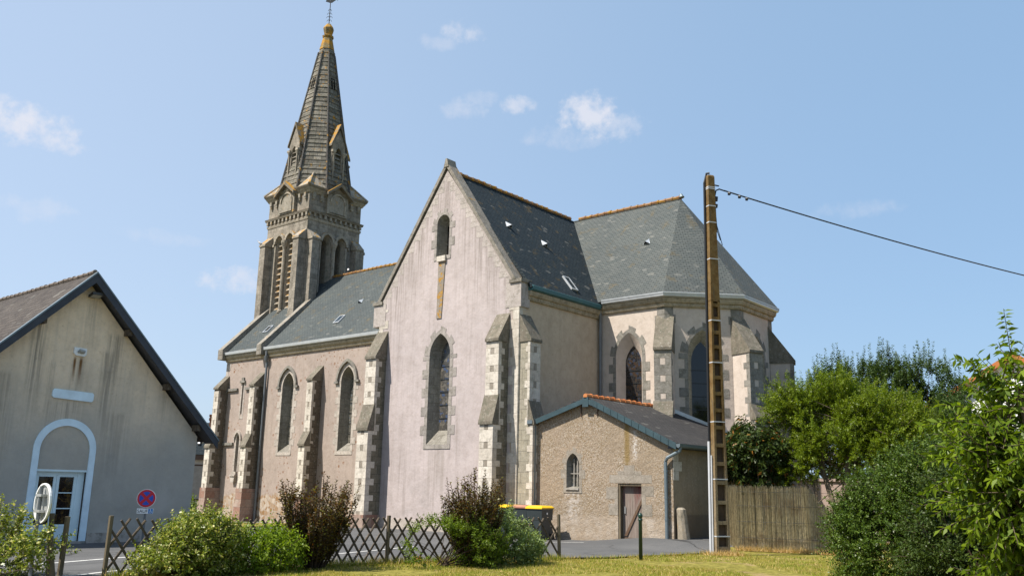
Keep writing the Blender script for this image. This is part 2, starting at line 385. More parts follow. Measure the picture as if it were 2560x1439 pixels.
def stone(name, c1, c2, grime=(.12, .105, .08), g_amt=.5, lichen=0, up=0, brick=None, mould=0, rough=.9, spot=.45):
    def fn(T):
        p = T.pos(); r = T.rand()
        base = T.mix(r, c1, c2)
        if brick:
            uv = T.uv(); b = T.n('ShaderNodeTexBrick'); T.put(b.inputs['Vector'], uv); b.inputs['Scale'].default_value = 1
            b.inputs['Brick Width'].default_value = brick[0]; b.inputs['Row Height'].default_value = brick[1]; b.inputs['Mortar Size'].default_value = brick[2]; b.inputs['Mortar Smooth'].default_value = .3
            b.inputs['Color1'].default_value = (*c1, 1); b.inputs['Color2'].default_value = (*c2, 1); b.inputs['Mortar'].default_value = (*[q*.55 for q in c2], 1); b.inputs['Bias'].default_value = 0
            base = b.outputs['Color']
        n = T.noise(p, 2.2, 6, .7); n2 = T.noise(p, 9, 5, .7)
        st = T.noise(T.vm('MULTIPLY', p, (3, 3, .35)), 1.2, 5, .6)
        k = T.math('MULTIPLY', T.math('ADD', T.mr(n, .4, .7, 0, .6), T.mr(st, .45, .7, 0, .6)), g_amt, clamp=True)
        base = T.mix(k, base, grime)
        base = T.mix(T.mr(n2, .35, .7, 0, .45), base, T.mix(1, base, (.62, .6, .57), 'MULTIPLY'))
        if mould: base = T.mix(T.mr(T.noise(p, 5, 5, .65), .52, .6, 0, mould), base, (.14, .135, .10))
        w2 = T.noise(p, 11, 5, .7); base = T.mix(T.mr(w2, .57, .66, 0, spot), base, (.52, .49, .44)); base = T.mix(T.mr(w2, .42, .33, 0, .5), base, T.mix(1, base, (.5, .48, .45), 'MULTIPLY'))
        if lichen:
            l = T.math('ADD', T.noise(p, 3.2, 6, .68), T.math('MULTIPLY', T.sep(T.nrm())[2], up))
            base = T.mix(T.math('MULTIPLY', T.mr(l, .60-.2*lichen, .68-.2*lichen), .95), base, T.mix(T.mr(T.noise(p, 14, 4), .35, .65), (.42, .19, .015), (.50, .30, .06)))
        h = T.math('ADD', n2, T.noise(p, 30, 3, .7))
        return {'Base Color': base, 'Normal': T.bump(h, .5, .02)}
    return mat(name, fn, rough, .2)
stone('limestone', (.84, .78, .69), (.66, .60, .52), (.26, .22, .17), .28, mould=.25, spot=.2)
stone('grey_stone', (.36, .34, .30), (.28, .265, .24), (.12, .115, .10), .45, mould=.5)
stone('pale_stone', (.62, .56, .50), (.54, .48, .43), (.30, .27, .23), .45, mould=.35)
stone('rake_stone', (.60, .54, .50), (.52, .465, .435), (.28, .25, .22), .35, mould=.3)
stone('gable_stone', (.46, .42, .385), (.38, .35, .325), (.20, .18, .16), .4, mould=.35)
stone('patch_stone', (.40, .355, .30), (.34, .30, .25), (.2, .17, .13), .4, mould=.2)
stone('reveal_stone', (.33, .31, .27), (.27, .25, .22), (.12, .11, .08), .5, mould=.4, brick=(.7, .34, .008))
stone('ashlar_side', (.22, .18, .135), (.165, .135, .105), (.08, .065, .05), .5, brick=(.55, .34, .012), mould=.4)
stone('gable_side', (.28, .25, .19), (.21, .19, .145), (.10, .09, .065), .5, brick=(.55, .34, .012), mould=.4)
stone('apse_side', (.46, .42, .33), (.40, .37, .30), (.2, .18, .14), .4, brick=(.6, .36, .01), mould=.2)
stone('cap_stone', (.27, .24, .19), (.22, .195, .155), (.085, .075, .06), .6, mould=.7)
stone('coping', (.40, .37, .32), (.32, .29, .25), (.11, .10, .08), .5, lichen=-.15, up=.05, mould=.5)
stone('lichen_cap', (.30, .26, .20), (.24, .21, .17), (.1, .09, .07), .5, lichen=.12, up=.34)
stone('lichen_band', (.40, .35, .30), (.34, .30, .25), (.14, .12, .09), .5, lichen=.46)
stone('cornice_stone', (.56, .48, .36), (.48, .41, .30), (.17, .14, .08), .5, brick=(1.2, .6, .006), mould=.4)
stone('footing_stone', (.36, .20, .15), (.50, .40, .34), (.2, .13, .1), .35, brick=(.6, .38, .012))
stone('tower_stone', (.47, .42, .35), (.31, .275, .23), (.095, .082, .065), .62, brick=(.62, .31, .006), mould=.45)
stone('tower_trim', (.54, .48, .39), (.42, .37, .30), (.10, .09, .075), .55, lichen=-.2, up=.22, mould=.45)
stone('tower_pale', (.46, .42, .35), (.38, .34, .28), (.12, .11, .09), .5, mould=.4, lichen=.08)
stone('spire_stone', (.33, .31, .26), (.17, .16, .135), (.045, .042, .035), .7, brick=(.5, .33, .02), mould=.6, lichen=.1)
stone('spire_rib', (.13, .125, .12), (.10, .095, .09), (.05, .05, .045), .5, lichen=.1)
stone('spire_tip', (.30, .24, .12), (.26, .2, .1), (.1, .08, .05), .4, lichen=.72)
stone('old_stone', (.40, .35, .27), (.36, .31, .24), (.14, .12, .09), .5, mould=.5, lichen=.1)
stone('concrete', (.52, .49, .45), (.46, .43, .39), (.25, .23, .2), .4, mould=.2)

def slate(name, c1, c2, pale=(.30, .29, .26), lich=.25, moss=0, row=.115, blu=0):
    def fn(T):
        uv = T.uv(); p = T.pos(); b = T.n('ShaderNodeTexBrick'); T.put(b.inputs['Vector'], uv); b.inputs['Scale'].default_value = 1
        b.inputs['Brick Width'].default_value = .22; b.inputs['Row Height'].default_value = row; b.inputs['Mortar Size'].default_value = .007; b.inputs['Mortar Smooth'].default_value = .1
        b.inputs['Color1'].default_value = (*c1, 1); b.inputs['Color2'].default_value = (*c2, 1); b.inputs['Mortar'].default_value = (*[q*.35 for q in c1], 1)
        base = b.outputs['Color']; n = T.noise(p, .5, 4, .6); n2 = T.noise(T.vm('MULTIPLY', uv, (1, 2.2, 1)), 3.2, 5, .7); n3 = T.noise(T.vm('MULTIPLY', uv, (1, 2, 1)), 11, 3, .6)
        base = T.mix(T.mr(n, .35, .68, 0, .5), base, T.mix(1, base, (.72, .74, .78), 'MULTIPLY'))
        base = T.mix(T.math('MULTIPLY', T.mr(n2, .54, .70), T.mr(n3, .45, .6, .0, .8)), base, T.mix(lich, base, pale))
        if moss: base = T.mix(T.mr(T.noise(p, 1.6, 6, .7), .56, .66, 0, moss), base, (.20, .13, .03))
        v = T.vor(T.vm('MULTIPLY', uv, (4.5, 9, 1)), 1, 'F1', 'Color'); base = T.mix(T.mr(T.sep(v)[0], .97, .98, 0, .3), base, (.30, .29, .26))
        sl_ = T.sep(uv)[1]; fr = T.math('FRACT', T.math('DIVIDE', sl_, row)); h = T.math('ADD', T.math('MULTIPLY', fr, -1.0), T.math('MULTIPLY', b.outputs['Fac'], -.8))
        return {'Base Color': base, 'Normal': T.bump(h, .55, .02)}
    return mat(name, fn, .8, .12)
slate('slate_nave', (.085, .100, .102), (.108, .122, .120), (.24, .235, .205), lich=.5, moss=.3)
slate('slate', (.022, .034, .042), (.032, .044, .051), (.15, .155, .14), lich=.5, moss=.3)
slate('slate_apse', (.098, .112, .110), (.125, .136, .130), (.26, .255, .225), lich=.45, moss=.25)
slate('slate_hall', (.070, .060, .054), (.11, .095, .083), (.17, .145, .12), lich=.5, row=.16)
slate('slate_low', (.056, .054, .054), (.074, .071, .07), lich=.3)

def ridge_fn(T):
    p = T.pos(); n = T.noise(p, 3.5, 5, .7); r = T.rand(); base = T.mix(r, (.26, .13, .06), (.36, .22, .13))
    base = T.mix(T.mr(n, .46, .60), base, (.42, .22, .03)); base = T.mix(T.mr(T.noise(p, 9, 4), .58, .68), base, (.34, .30, .24)); return base
mat('ridge_tile', ridge_fn, .9, .2)
mat('orange_tile', lambda T: T.mix(T.rand(), (.52, .17, .055), (.62, .27, .11)), .85, .2)
mat('house_tile', lambda T: T.mix(T.noise(T.pos(), 4, 4), (.50, .16, .05), (.62, .24, .09)), .85, .2)
plain('zinc', (.20, .25, .28), .42, .4, .4, .12); plain('zinc_pale', (.62, .65, .68), .35, .5, .3, .1)
plain('teal_paint', (.042, .080, .096), .5, .4, 0, .2); plain('dark_fascia', (.045, .052, .07), .5, .4, 0, .25)
plain('soffit', (.10, .10, .11), .7, .2); plain('iron', (.03, .035, .04), .5, .4, .3); plain('rust_pipe', (.11, .035, .02), .7, .3)
plain('arch_paint', (.60, .73, .82), .6, .3, 0, .1); plain('white_paint', (.74, .75, .76), .6, .3, 0, .1); plain('door_paint', (.60, .72, .76), .45, .4, 0, .06); plain('sign_white', (.78, .78, .77), .4, .4, 0, .03)
plain('sign_red', (.50, .012, .025), .4, .4, 0, .05); plain('sign_blue', (.012, .07, .42), .4, .4, 0, .05); plain('sign_light_blue', (.05, .25, .62), .4, .4, 0, .05); plain('black_letter', (.02, .02, .02), .5, .3)
plain('sign_back', (.52, .53, .52), .4, .5, .4, .12); plain('galvanised', (.20, .22, .24), .5, .4, .4); plain('yellow_lid', (.80, .50, .015), .5, .4, 0, .06); plain('orange_lid', (.42, .20, .13), .5, .4)
plain('bin_plastic', (.035, .047, .05), .5, .4, 0, .1); plain('bollard_green', (.012, .045, .03), .35, .5, 0, .2); plain('pvc_white', (.62, .64, .68), .4, .4, 0, .08); plain('cable_black', (.012, .013, .016), .5, .4)
plain('lamp_grey', (.05, .052, .055), .5, .4); plain('lamp_lens', (.42, .42, .40), .3, .5); plain('pigeon_white', (.75, .73, .72), .8, .2); plain('pigeon_dark', (.06, .06, .07), .7, .3)
plain('white_wall', (.86, .86, .87), .9, .2, 0, .03, .6); plain('cream_wall', (.52, .49, .43), .9, .2, 0, .08); plain('shutter', (.40, .38, .34), .6, .3); plain('brown_trim', (.12, .08, .06), .7, .3)
plain('pink_wall', (.58, .44, .38), .9, .2, 0, .1, .8); plain('paint_line', (.62, .62, .60), .8, .2, 0, .25, 6.); plain('kerb', (.42, .38, .35), .9, .2, 0, .15)
mat('glass_dark', lambda T: {'Base Color': (.014, .014, .017), 'Roughness': .06}, .06, .5)
mat('glass_sky', lambda T: {'Base Color': (.12, .18, .25), 'Roughness': .05, 'Metallic': .6}, .05, .5)
def inside_fn(T):
    p = T.pos(); n = T.noise(p, 6, 5, .7, 1); return {'Base Color': T.mix(T.mr(n, .5, .68), (.012, .010, .012), (.14, .08, .025)), 'Roughness': .05}
mat('door_glass', inside_fn, .05, .5)
def leaded(name, sc, cols, diag=False):
    def fn(T):
        uv = T.uv(); e = T.vor(uv, sc, 'DISTANCE_TO_EDGE', rnd=.9); c = T.vor(uv, sc, 'F1', 'Color', rnd=.9); k = T.sep(c)[0]; g = T.sep(c)[1]
        base = T.mix(T.mr(k, .3, .6), cols[0], cols[1]); base = T.mix(T.mr(k, .72, .76), base, cols[2]); base = T.mix(T.mr(g, .84, .88), base, cols[3])
        base = T.mix(T.mr(e, .02, .05), (.06, .057, .05), base)
        bar = T.math('FRACT', T.math('DIVIDE', T.sep(uv)[1], .52)); base = T.mix(T.mr(T.math('ABSOLUTE', T.math('SUBTRACT', bar, .5)), .47, .49), base, (.02, .02, .02))
        return {'Base Color': base, 'Roughness': .25}
    return mat(name, fn, .25, .5)
leaded('glass_nave', 9, ((.11, .105, .09), (.16, .15, .125), (.20, .185, .155), (.13, .14, .145)))
leaded('glass_gable', 10, ((.075, .07, .062), (.125, .115, .10), (.16, .145, .12), (.06, .09, .17)))
leaded('glass_choir', 11, ((.016, .015, .018), (.034, .028, .026), (.055, .032, .020), (.03, .04, .07)))
plain('zinc_shade_teal', (.055, .17, .20), .45, .5, .1, .1)  # zinc of the shaded transept gutter, reflected sky painted in as teal
plain('hall_ridge', (.20, .165, .14), .9, .2, 0, .3, 5.)
plain('louvre', (.05, .045, .04), .85, .2, 0, .2); plain('void', (.012, .011, .010), .95, .05)
plain('brick_red', (.36, .16, .09), .9, .2, 0, .3, 8.)

def wood(name, c1, c2, sc=(30, 30, 1.2), extra=None):
    def fn(T):
        p = T.pos(); n = T.noise(T.vm('MULTIPLY', p, sc), 1, 5, .65); base = T.mix(T.mr(n, .3, .7), c1, c2)
        if extra: base = extra(T, base, p)
        return {'Base Color': base, 'Normal': T.bump(n, .4, .006)}
    return mat(name, fn, .85, .2)
def door_x(T, b, p):
    x, y, z = T.sep(p)[:3]; b = T.mix(T.math('MULTIPLY', T.mr(z, .9, 1.7), T.mr(T.noise(T.vm('MULTIPLY', p, (6, 6, 1.5)), 1, 4), .35, .6)), b, (.17, .045, .04))
    f = T.math('FRACT', T.math('DIVIDE', x, .105)); return T.mix(T.mr(f, .06, .02), b, (.02, .014, .012))
wood('old_door', (.16, .12, .10), (.36, .30, .26), (45, 45, 1.4), door_x); wood('door_brace', (.12, .07, .045), (.18, .12, .08))
wood('fence_wood', (.085, .066, .048), (.17, .135, .10), (14, 14, 14)); wood('post_wood', (.12, .095, .065), (.22, .18, .12), (25, 25, 2)); wood('bark', (.10, .075, .05), (.20, .16, .11), (18, 18, 4)); wood('dark_twig', (.05, .035, .025), (.09, .06, .04), (18, 18, 4))
def reed_fn(T):
    r = T.rand(); p = T.pos(); b = T.mix(r, (.30, .25, .14), (.80, .69, .46)); b = T.mix(T.mr(T.noise(p, 1.1, 4, .6), .5, .72, 0, .7), b, (.25, .15, .07)); return T.mix(T.mr(T.noise(T.vm('MULTIPLY', p, (28, 28, 11)), 1, 4, .7), .4, .65, 0, .55), b, (.16, .14, .08))
mat('reed', reed_fn, .9, .15)
def pole_fn(T):
    p = T.pos(); z = T.sep(p)[2]; n = T.noise(p, 5, 6, .7); n2 = T.noise(p, 24, 3, .6); b = T.mix(T.mr(n, .35, .65), (.155, .088, .028), (.225, .15, .062))
    b = T.mix(T.mr(z, 4.0, .8, 0, .6), b, (.36, .30, .21)); b = T.mix(T.mr(n2, .52, .66, 0, .55), b, (.10, .07, .035)); b = T.mix(T.mr(T.noise(T.vm('MULTIPLY', p, (8, 8, 1.5)), 1.5, 4), .55, .68, 0, .7), b, (.12, .10, .07))
    return {'Base Color': b, 'Normal': T.bump(n2, .5, .01)}
mat('pole_concrete', pole_fn, .9, .2)
plain('pole_recess', (.085, .06, .042), .9, .15, 0, .3, 5.)

def asphalt_fn(T):
    p = T.pos(); n = T.noise(p, .35, 5, .65); g = T.noise(p, 60, 2, .6); b = T.mix(T.mr(n, .3, .7), (.115, .118, .122), (.165, .165, .165)); b = T.mix(T.mr(g, .35, .7), T.mix(1, b, (.7, .7, .7), 'MULTIPLY'), b)
    pt = T.noise(p, .8, 4, .5); b = T.mix(T.mr(pt, .60, .64, 0, .35), b, (.085, .085, .088)); w = T.vm('ADD', p, T.vm('MULTIPLY', T.n('ShaderNodeTexNoise').outputs['Color'], (.6, .6, .6))); ck = T.vor(w, .42, 'DISTANCE_TO_EDGE'); b = T.mix(T.math('MULTIPLY', T.mr(ck, .016, .004), T.mr(n, .42, .5)), b, (.05, .05, .05)); pa = T.vor(p, .3, 'F1', 'Color'); b = T.mix(T.mr(T.sep(pa)[0], .78, .8, 0, .45), b, (.10, .10, .103)); return {'Base Color': b, 'Normal': T.bump(g, .4, .01)}
mat('asphalt', asphalt_fn, .9, .25)
def lawn_fn(T):
    p = T.pos(); n = T.noise(p, .8, 5, .6); n2 = T.noise(p, 7, 6, .8); b = T.mix(T.mr(n2, .35, .65), (.12, .11, .02), (.33, .29, .07)); b = T.mix(T.mr(n, .54, .66), b, T.mix(T.mr(n2, .35, .65), (.17, .13, .05), (.40, .30, .14))); return {'Base Color': b, 'Normal': T.bump(n2, .6, .03)}
mat('lawn', lawn_fn, .95, .1)

def leafmat(name, cols, trans=.35, gloss=.45, tcol=None):
    m_ = bpy.data.materials.new(name); m_.use_nodes = True; nt = m_.node_tree; nt.nodes.clear(); T = NT(nt)
    out = T.n('ShaderNodeOutputMaterial'); b = T.n('ShaderNodeBsdfPrincipled'); b.inputs['Roughness'].default_value = gloss; b.inputs['Specular IOR Level'].default_value = .2
    r = T.rand(); p = T.pos(); n = T.noise(p, 1.3, 3, .5); c = T.mix(T.mr(r, 0, 1, smooth=False), cols[0], cols[1]); c = T.mix(T.mr(n, .35, .65, 0, .6), c, cols[2])
    if len(cols) > 3: c = T.mix(T.math('GREATER_THAN', T.math('FRACT', T.math('MULTIPLY', r, 37.)), 1-cols[4] if len(cols) > 4 else .93), c, cols[3])
    T.put(b.inputs['Base Color'], c); t = T.n('ShaderNodeBsdfTranslucent'); T.put(t.inputs[0], T.mix(1, c, tcol or (1.5, 1.5, .6), 'MULTIPLY'))
    mx = T.n('ShaderNodeMixShader'); mx.inputs[0].default_value = trans; T.L.new(b.outputs[0], mx.inputs[1]); T.L.new(t.outputs[0], mx.inputs[2]); T.L.new(mx.outputs[0], out.inputs[0]); M[name] = m_
leafmat('leaf_variegated', ((.075, .125, .015), (.27, .30, .055), (.14, .18, .028), (.50, .47, .20), .13), .28, .36)
leafmat('leaf_bright', ((.10, .17, .012), (.20, .27, .02), (.14, .21, .015)), .4)
leafmat('leaf_copper', ((.040, .030, .011), (.105, .072, .022), (.050, .050, .014), (.13, .125, .022), .25), .22, .4, (1.8, .8, .4))
leafmat('leaf_dark', ((.022, .042, .009), (.062, .09, .014), (.035, .06, .010)), .2)
leafmat('leaf_mid', ((.06, .11, .012), (.16, .22, .022), (.10, .15, .016)), .38)
leafmat('leaf_grey', ((.14, .20, .07), (.26, .32, .13), (.18, .25, .09)), .3)
leafmat('leaf_tree', ((.055, .100, .007), (.20, .25, .016), (.10, .15, .009)), .36, .42)
leafmat('leaf_deep', ((.028, .055, .014), (.075, .115, .03), (.045, .08, .02)), .3)
leafmat('leaf_loquat', ((.022, .04, .010), (.06, .085, .02), (.035, .055, .012), (.22, .10, .02), .05), .18, .4)
leafmat('leaf_shrub', ((.030, .062, .010), (.105, .155, .022), (.05, .09, .013)), .26, .38)
leafmat('leaf_cherry', ((.05, .095, .008), (.17, .235, .016), (.085, .135, .010)), .38, .36)
leafmat('grass_blade', ((.11, .17, .014), (.31, .32, .045), (.33, .25, .075), (.52, .39, .17), .2), .35, .6)
leafmat('straw', ((.40, .28, .11), (.55, .42, .20), (.33, .20, .08)), .3, .7)
leafmat('leaf_wood', ((.03, .055, .014), (.08, .11, .03), (.05, .08, .02)), .2, .7)
leafmat('dry_leaf', ((.40, .14, .03), (.48, .24, .06), (.3, .12, .03)), .3)
# ------------------------------------------------------------------ ground heights
def ss(a, b, x):
    t = max(0., min(1., (x-a)/(b-a))); return t*t*(3-2*t)
def gz(x, y):
    z = -.46*ss(-27, -44, x)*ss(14, 24, y)
    z += .21*ss(-17.5, -14.6, x)*ss(22, 24.2, y)*(1-ss(-13.3, -12.2, x))
    return z

# ------------------------------------------------------------------ church
YG, XW, XE, XC = 24.11, -27.45, -19.95, -23.85          # transept gable plane, its two corners, its axis
YN, YA, YAX = 28.2, 29.2, 32.75                         # nave wall, choir wall, axis of nave and choir
CH = thing('church', 'stone and plaster parish church with tall belfry spire and slate roofs', 'church', (XC, 28, 0))
FG = Fr((0, YG, 0), (1, 0, 0)); FE = Fr((XE, 0, 0), (0, 1, 0)); FN = Fr((0, YN, 0), (1, 0, 0)); FA = Fr((0, YA, 0), (1, 0, 0))
ZE_T, ZR = 8.75, 14.08
apo = YAX-YA; hs = apo*math.tan(math.pi/8); XO = -18.4
c1 = Vector((XO+hs, YA, 0)); c2 = Vector((XO+apo, YAX-hs, 0)); c3 = Vector((XO+apo, YAX+hs, 0)); c4 = Vector((XO+hs, 2*YAX-YA, 0))
FSE = Fr(c1, c2-c1); FEE = Fr(c2, c3-c2); FNE = Fr(c3, c4-c3); fl = (c2-c1).length

def church_window(F, u, hw, z0, zs, rise, depth, in_hw, in_z0, in_zs, in_rise, glass, sur='pale_stone', rev='reveal_stone', inset=0, hood=False, vous=True, c=.33, s1=.17, s2=.36):
    o1 = arch(u, hw, z0, zs, rise); o2 = arch(u+inset, in_hw, in_z0, in_zs, in_rise)
    b = MB(); surround(b, F, u, hw, z0, zs, rise, c, s1, s2, vous=vous); w_ = b.build('window', sur, CH)
    b = MB(); reveal(b, F, o1, o2, .013, -depth); b.build('reveal', rev, w_)
    b = MB(); b.face([F.P(x, y, -depth+.01) for x, y in arch(u+inset, in_hw+.01, in_z0-.01, in_zs, in_rise+.01)]); b.build('pane', glass, w_)
    b = MB(); zz = in_z0+.45
    while zz < in_zs: F.box(b, u+inset-in_hw, u+inset+in_hw, zz-.012, zz+.012, -depth+.012, -depth+.03); zz += .5
    b.build('glazing_bar', 'iron', w_)
    if hood:
        b = MB(); a = arch(u, hw+.20, z0, zs, rise+.24, 10)[2:]; a2 = arch(u, hw+.32, z0, zs, rise+.38, 10)[2:]
        for i in range(len(a)-1):
            b.prism([F.P(*a[i], .02), F.P(*a2[i], .02), F.P(*a2[i+1], .02), F.P(*a[i+1], .02)], F.n*.10)
        for s in (-1, 1):
            x = u+s*(hw+.30); F.box(b, x-.15, x+.15, zs-.10, zs+.005, .01, .115)
        b.build('hood_mould', 'grey_stone', w_)
    return o1

# transept south wall (gable)
gw = arch(-23.88, .55, 3.16, 6.55, .85); gl = arch(-23.95, .34, 10.52, 11.86, .36)
b = MB(); wall(b, FG, [(XW, -.6), (XE, -.6), (XE, 8.75), (XC, 14.08), (XW, 8.75)], [gw, gl])
b.build('transept_wall', 'gable_plaster', CH)
b = MB(); wall(b, FE, [(YG, -.6), (YA+.01, -.6), (YA+.01, 8.75), (YG, 8.75)]); b.build('transept_east_wall', 'transept_plaster', CH); b = MB(); FWt = Fr((XW, 0, 0), (0, -1, 0)); wall(b, FWt, [(-YN-.01, -.6), (-YG, -.6), (-YG, 8.75), (-YN-.01, 8.75)])
b.build('transept_west_wall', 'transept_plaster', CH)
church_window(FG, -23.88, .55, 3.16, 6.55, .85, .42, .36, 3.72, 6.55, .62, 'glass_gable', 'gable_stone', inset=0.05, c=.36, s1=.16, s2=.36)
church_window(FG, -23.95, .34, 10.52, 11.86, .36, .4, .17, 10.62, 11.75, .2, 'void', 'gable_stone', inset=.03, c=.36, s1=.12, s2=.3)
b = MB(); FG.box(b, -24.17, -23.72, 10.28, 10.50, -.02, .10); b.build('window_sill', 'limestone', CH)
b = MB(); b.prism([FG.P(x, y, .002) for x, y in ((-24.13, 8.0), (-23.87, 8.0), (-23.76, 10.28), (-24.13, 10.28))], FG.n*.03); b.build('lichen_strip', 'lichen_band', CH)
# quoins at the gable corners and toothed stones along the rakes
b = MB(); quoin(b, FG, XE, -1, -.5, 8.7, s1=.28, s2=.5); quoin(b, FE, YG, 1, -.5, 8.2, s1=.2, s2=.4)
quoin(b, FG, XW, 1, -.5, 8.7, s1=.25, s2=.5); b.build('quoins', 'limestone', CH)
b = MB(); sl = 5.33/3.72
for s in (-1, 1):
    zz = 8.95; k = 0
    while zz < 13.9:
        h = .22*random.uniform(.9, 1.1); e0 = (14.08-zz)/sl; e1 = max(0, (14.08-zz-h)/sl); l = (.32 if k % 2 else .17)*random.uniform(.9, 1.15)
        inn = max(e1-l, .02)
        pts = [(XC+s*inn, zz+.004), (XC+s*(e0-.01), zz+.004), (XC+s*(e1-.01), zz+h-.004), (XC+s*inn, zz+h-.004)]
        b.prism([FG.P(x, y, -.02) for x, y in pts], FG.n*.024); zz += h; k += 1
    # kneeler
b.build('rake_stones', 'rake_stone', CH)
for s in (-1, 1):
    xa = XC+s*3.98
    b = MB(); FG.box(b, *sorted((XC+s*3.25, xa)), 8.02, 8.93, -.5, .016); b.build('kneeler', 'rake_stone', CH)
b = MB()
for s in (-1, 1):
    q = [(XC+s*3.60, 9.02), (XC, 14.20), (XC, 14.44), (XC+s*3.78, 9.02)]
    b.prism([FG.P(x, y, .07) for x, y in q], FG.n*-.50)
    FG.box(b, *sorted((XC+s*3.45, XC+s*4.03)), 8.93, 9.06, -.55, .07)
b.prism([FG.P(XC-.13, 14.2, .1), FG.P(XC+.13, 14.2, .1), FG.P(XC+.04, 14.55, .1), FG.P(XC-.04, 14.55, .1)], FG.n*-.5)
b.build('gable_coping', 'coping', CH)
b = MB(); FG.box(b, XW-.03, XE+.03, -.6, .38, -.05, .05); b.build('plinth', 'pale_stone', CH)
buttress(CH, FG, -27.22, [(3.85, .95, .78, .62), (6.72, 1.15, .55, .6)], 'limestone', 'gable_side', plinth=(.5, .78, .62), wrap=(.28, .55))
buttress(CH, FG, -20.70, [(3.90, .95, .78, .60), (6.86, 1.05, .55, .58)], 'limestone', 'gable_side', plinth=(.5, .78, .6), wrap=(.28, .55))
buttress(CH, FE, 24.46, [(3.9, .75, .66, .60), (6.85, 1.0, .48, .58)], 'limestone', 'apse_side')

# nave south wall
n1 = arch(-39.08, .48, 3.2, 6.62, .72); n2 = arch(-34.25, .48, 3.2, 6.62, .72)
slit = [(-43.30, 5.32), (-43.16, 5.32), (-43.16, 7.05), (-43.30, 7.05)]; nic = arch(-43.3, .14, 2.2, 3.95, .28, 5)
b = MB(); wall(b, FN, [(-45.05, -.9), (-27.3, -.9), (-27.3, 8.75), (-45.05, 8.75)], [n1, n2, slit, nic]); b.build('nave_wall', 'nave_plaster', CH)
for u in (-39.08, -34.25): church_window(FN, u, .48, 3.2, 6.62, .72, .45, .27, 3.62, 6.55, .52, 'glass_nave', 'pale_stone', 'reveal_stone', hood=True)
b = MB()
for o in (slit, nic):
    reveal(b, FN, o, o, .004, -.3); b.face([FN.P(x, y, -.3) for x, y in o], 1)
FN.box(b, -43.42, -43.31, 5.2, 7.2, -.02, .012); FN.box(b, -43.15, -43.04, 5.2, 7.2, -.02, .012); FN.box(b, -43.40, -43.02, 5.05, 5.2, -.02, .012)
w_ = b.build('slit_window', ['pale_stone', 'void'], CH)
b = MB(); surround(b, FN, -43.3, .14, 2.2, 3.95, .28, .34, .10, .16, sill=False)
a = arch(-43.3, .27, 2.2, 3.9, .42, 8)[2:]; a2 = arch(-43.3, .38, 2.2, 3.9, .55, 8)[2:]
for i in range(len(a)-1): b.prism([FN.P(*a[i], .0), FN.P(*a2[i], .0), FN.P(*a2[i+1], .0), FN.P(*a[i+1], .0)], FN.n*.09)
b.prism([FN.P(-43.42, 1.62, 0), FN.P(-43.18, 1.62, 0), FN.P(-43.08, 1.95, 0), FN.P(-43.52, 1.95, 0)], FN.n*.16); FN.box(b, -43.55, -43.05, 1.95, 2.05, -.01, .2); FN.box(b, -43.5, -43.1, 2.05, 2.2, -.01, .12)
b.build('lancet_niche', 'pale_stone', CH)
b = MB()
for z0 in (3.72, 6.72):
    for x0, x1 in ((-44.62, -43.68), (-42.92, -41.75)): FN.box(b, x0, x1, z0-.09, z0+.05, -.01, .11)
FN.box(b, -43.46, -43.0, 7.05, 7.16, 0, .1); FN.box(b, -43.32, -43.12, 7.16, 7.34, 0, .08)
b.build('string_course', 'grey_stone', CH)
b = MB(); quoin(b, FN, -45.05, 1, -.5, 8.6, s1=.2, s2=.4)
for z0, z1 in ((.55, .78), (2.3, 2.5)): pass
b.build('quoins', 'pale_stone', CH)
for u, pl in ((-44.9, True), (-41.45, True), (-36.45, False)):
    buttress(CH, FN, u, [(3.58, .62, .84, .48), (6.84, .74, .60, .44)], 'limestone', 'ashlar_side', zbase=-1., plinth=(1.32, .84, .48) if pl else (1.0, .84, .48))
# western gable of the nave, stair parapets beside the tower
b = MB(); FWw = Fr((-45.05, 0, 0), (0, -1, 0)); wall(b, FWw, [(-(2*YAX-YN), -.9), (-YN, -.9), (-YN, 8.75), (-YAX, 13.6), (-(2*YAX-YN), 8.75)]); b.build('west_wall', 'nave_plaster', CH)
for X0, X1 in ((-45.40, -44.95), (-41.62, -41.22)):
    for s in (1, -1):
        q = [(YAX-s*4.85, 8.72), (YAX-s*1.9, 11.80), (YAX-s*1.9, 12.06), (YAX-s*4.98, 9.02), (YAX-s*4.98, 8.72)]
        b = MB(); b.prism([(X0, y, z) for y, z in q], (X1-X0, 0, 0))
        if s > 0: b.box(X0-.02, X1+.02, YN-.42, YN+.1, 8.45, 8.96)
        b.build('parapet', 'coping', CH)

# choir and apse
aw = arch(-18.55, .60, 4.3, 6.75, .92); sw = arch(fl/2, .60, 4.0, 6.75, .92)
b = MB(); wall(b, FA, [(XE-.01, -.6), (c1.x, -.6), (c1.x, 8.9), (XE-.01, 8.9)], [aw])
wall(b, FSE, [(0, -.6), (fl, -.6), (fl, 8.9), (0, 8.9)], [sw]); wall(b, FEE, [(0, -.6), (fl, -.6), (fl, 8.9), (0, 8.9)], [sw]); wall(b, FNE, [(0, -.6), (fl, -.6), (fl, 8.9), (0, 8.9)])
b.build('apse_wall', 'east_plaster', CH)
church_window(FA, -18.55, .60, 4.3, 6.75, .92, .34, .36, 4.75, 6.45, .72, 'glass_choir', 'grey_stone', 'east_plaster', s1=.14, s2=.34, c=.36)
for F in (FSE, FEE): church_window(F, fl/2, .60, 4.0, 6.75, .92, .34, .38, 4.2, 6.45, .8, 'glass_dark', 'grey_stone', 'apse_side', s1=.14, s2=.36, c=.36)
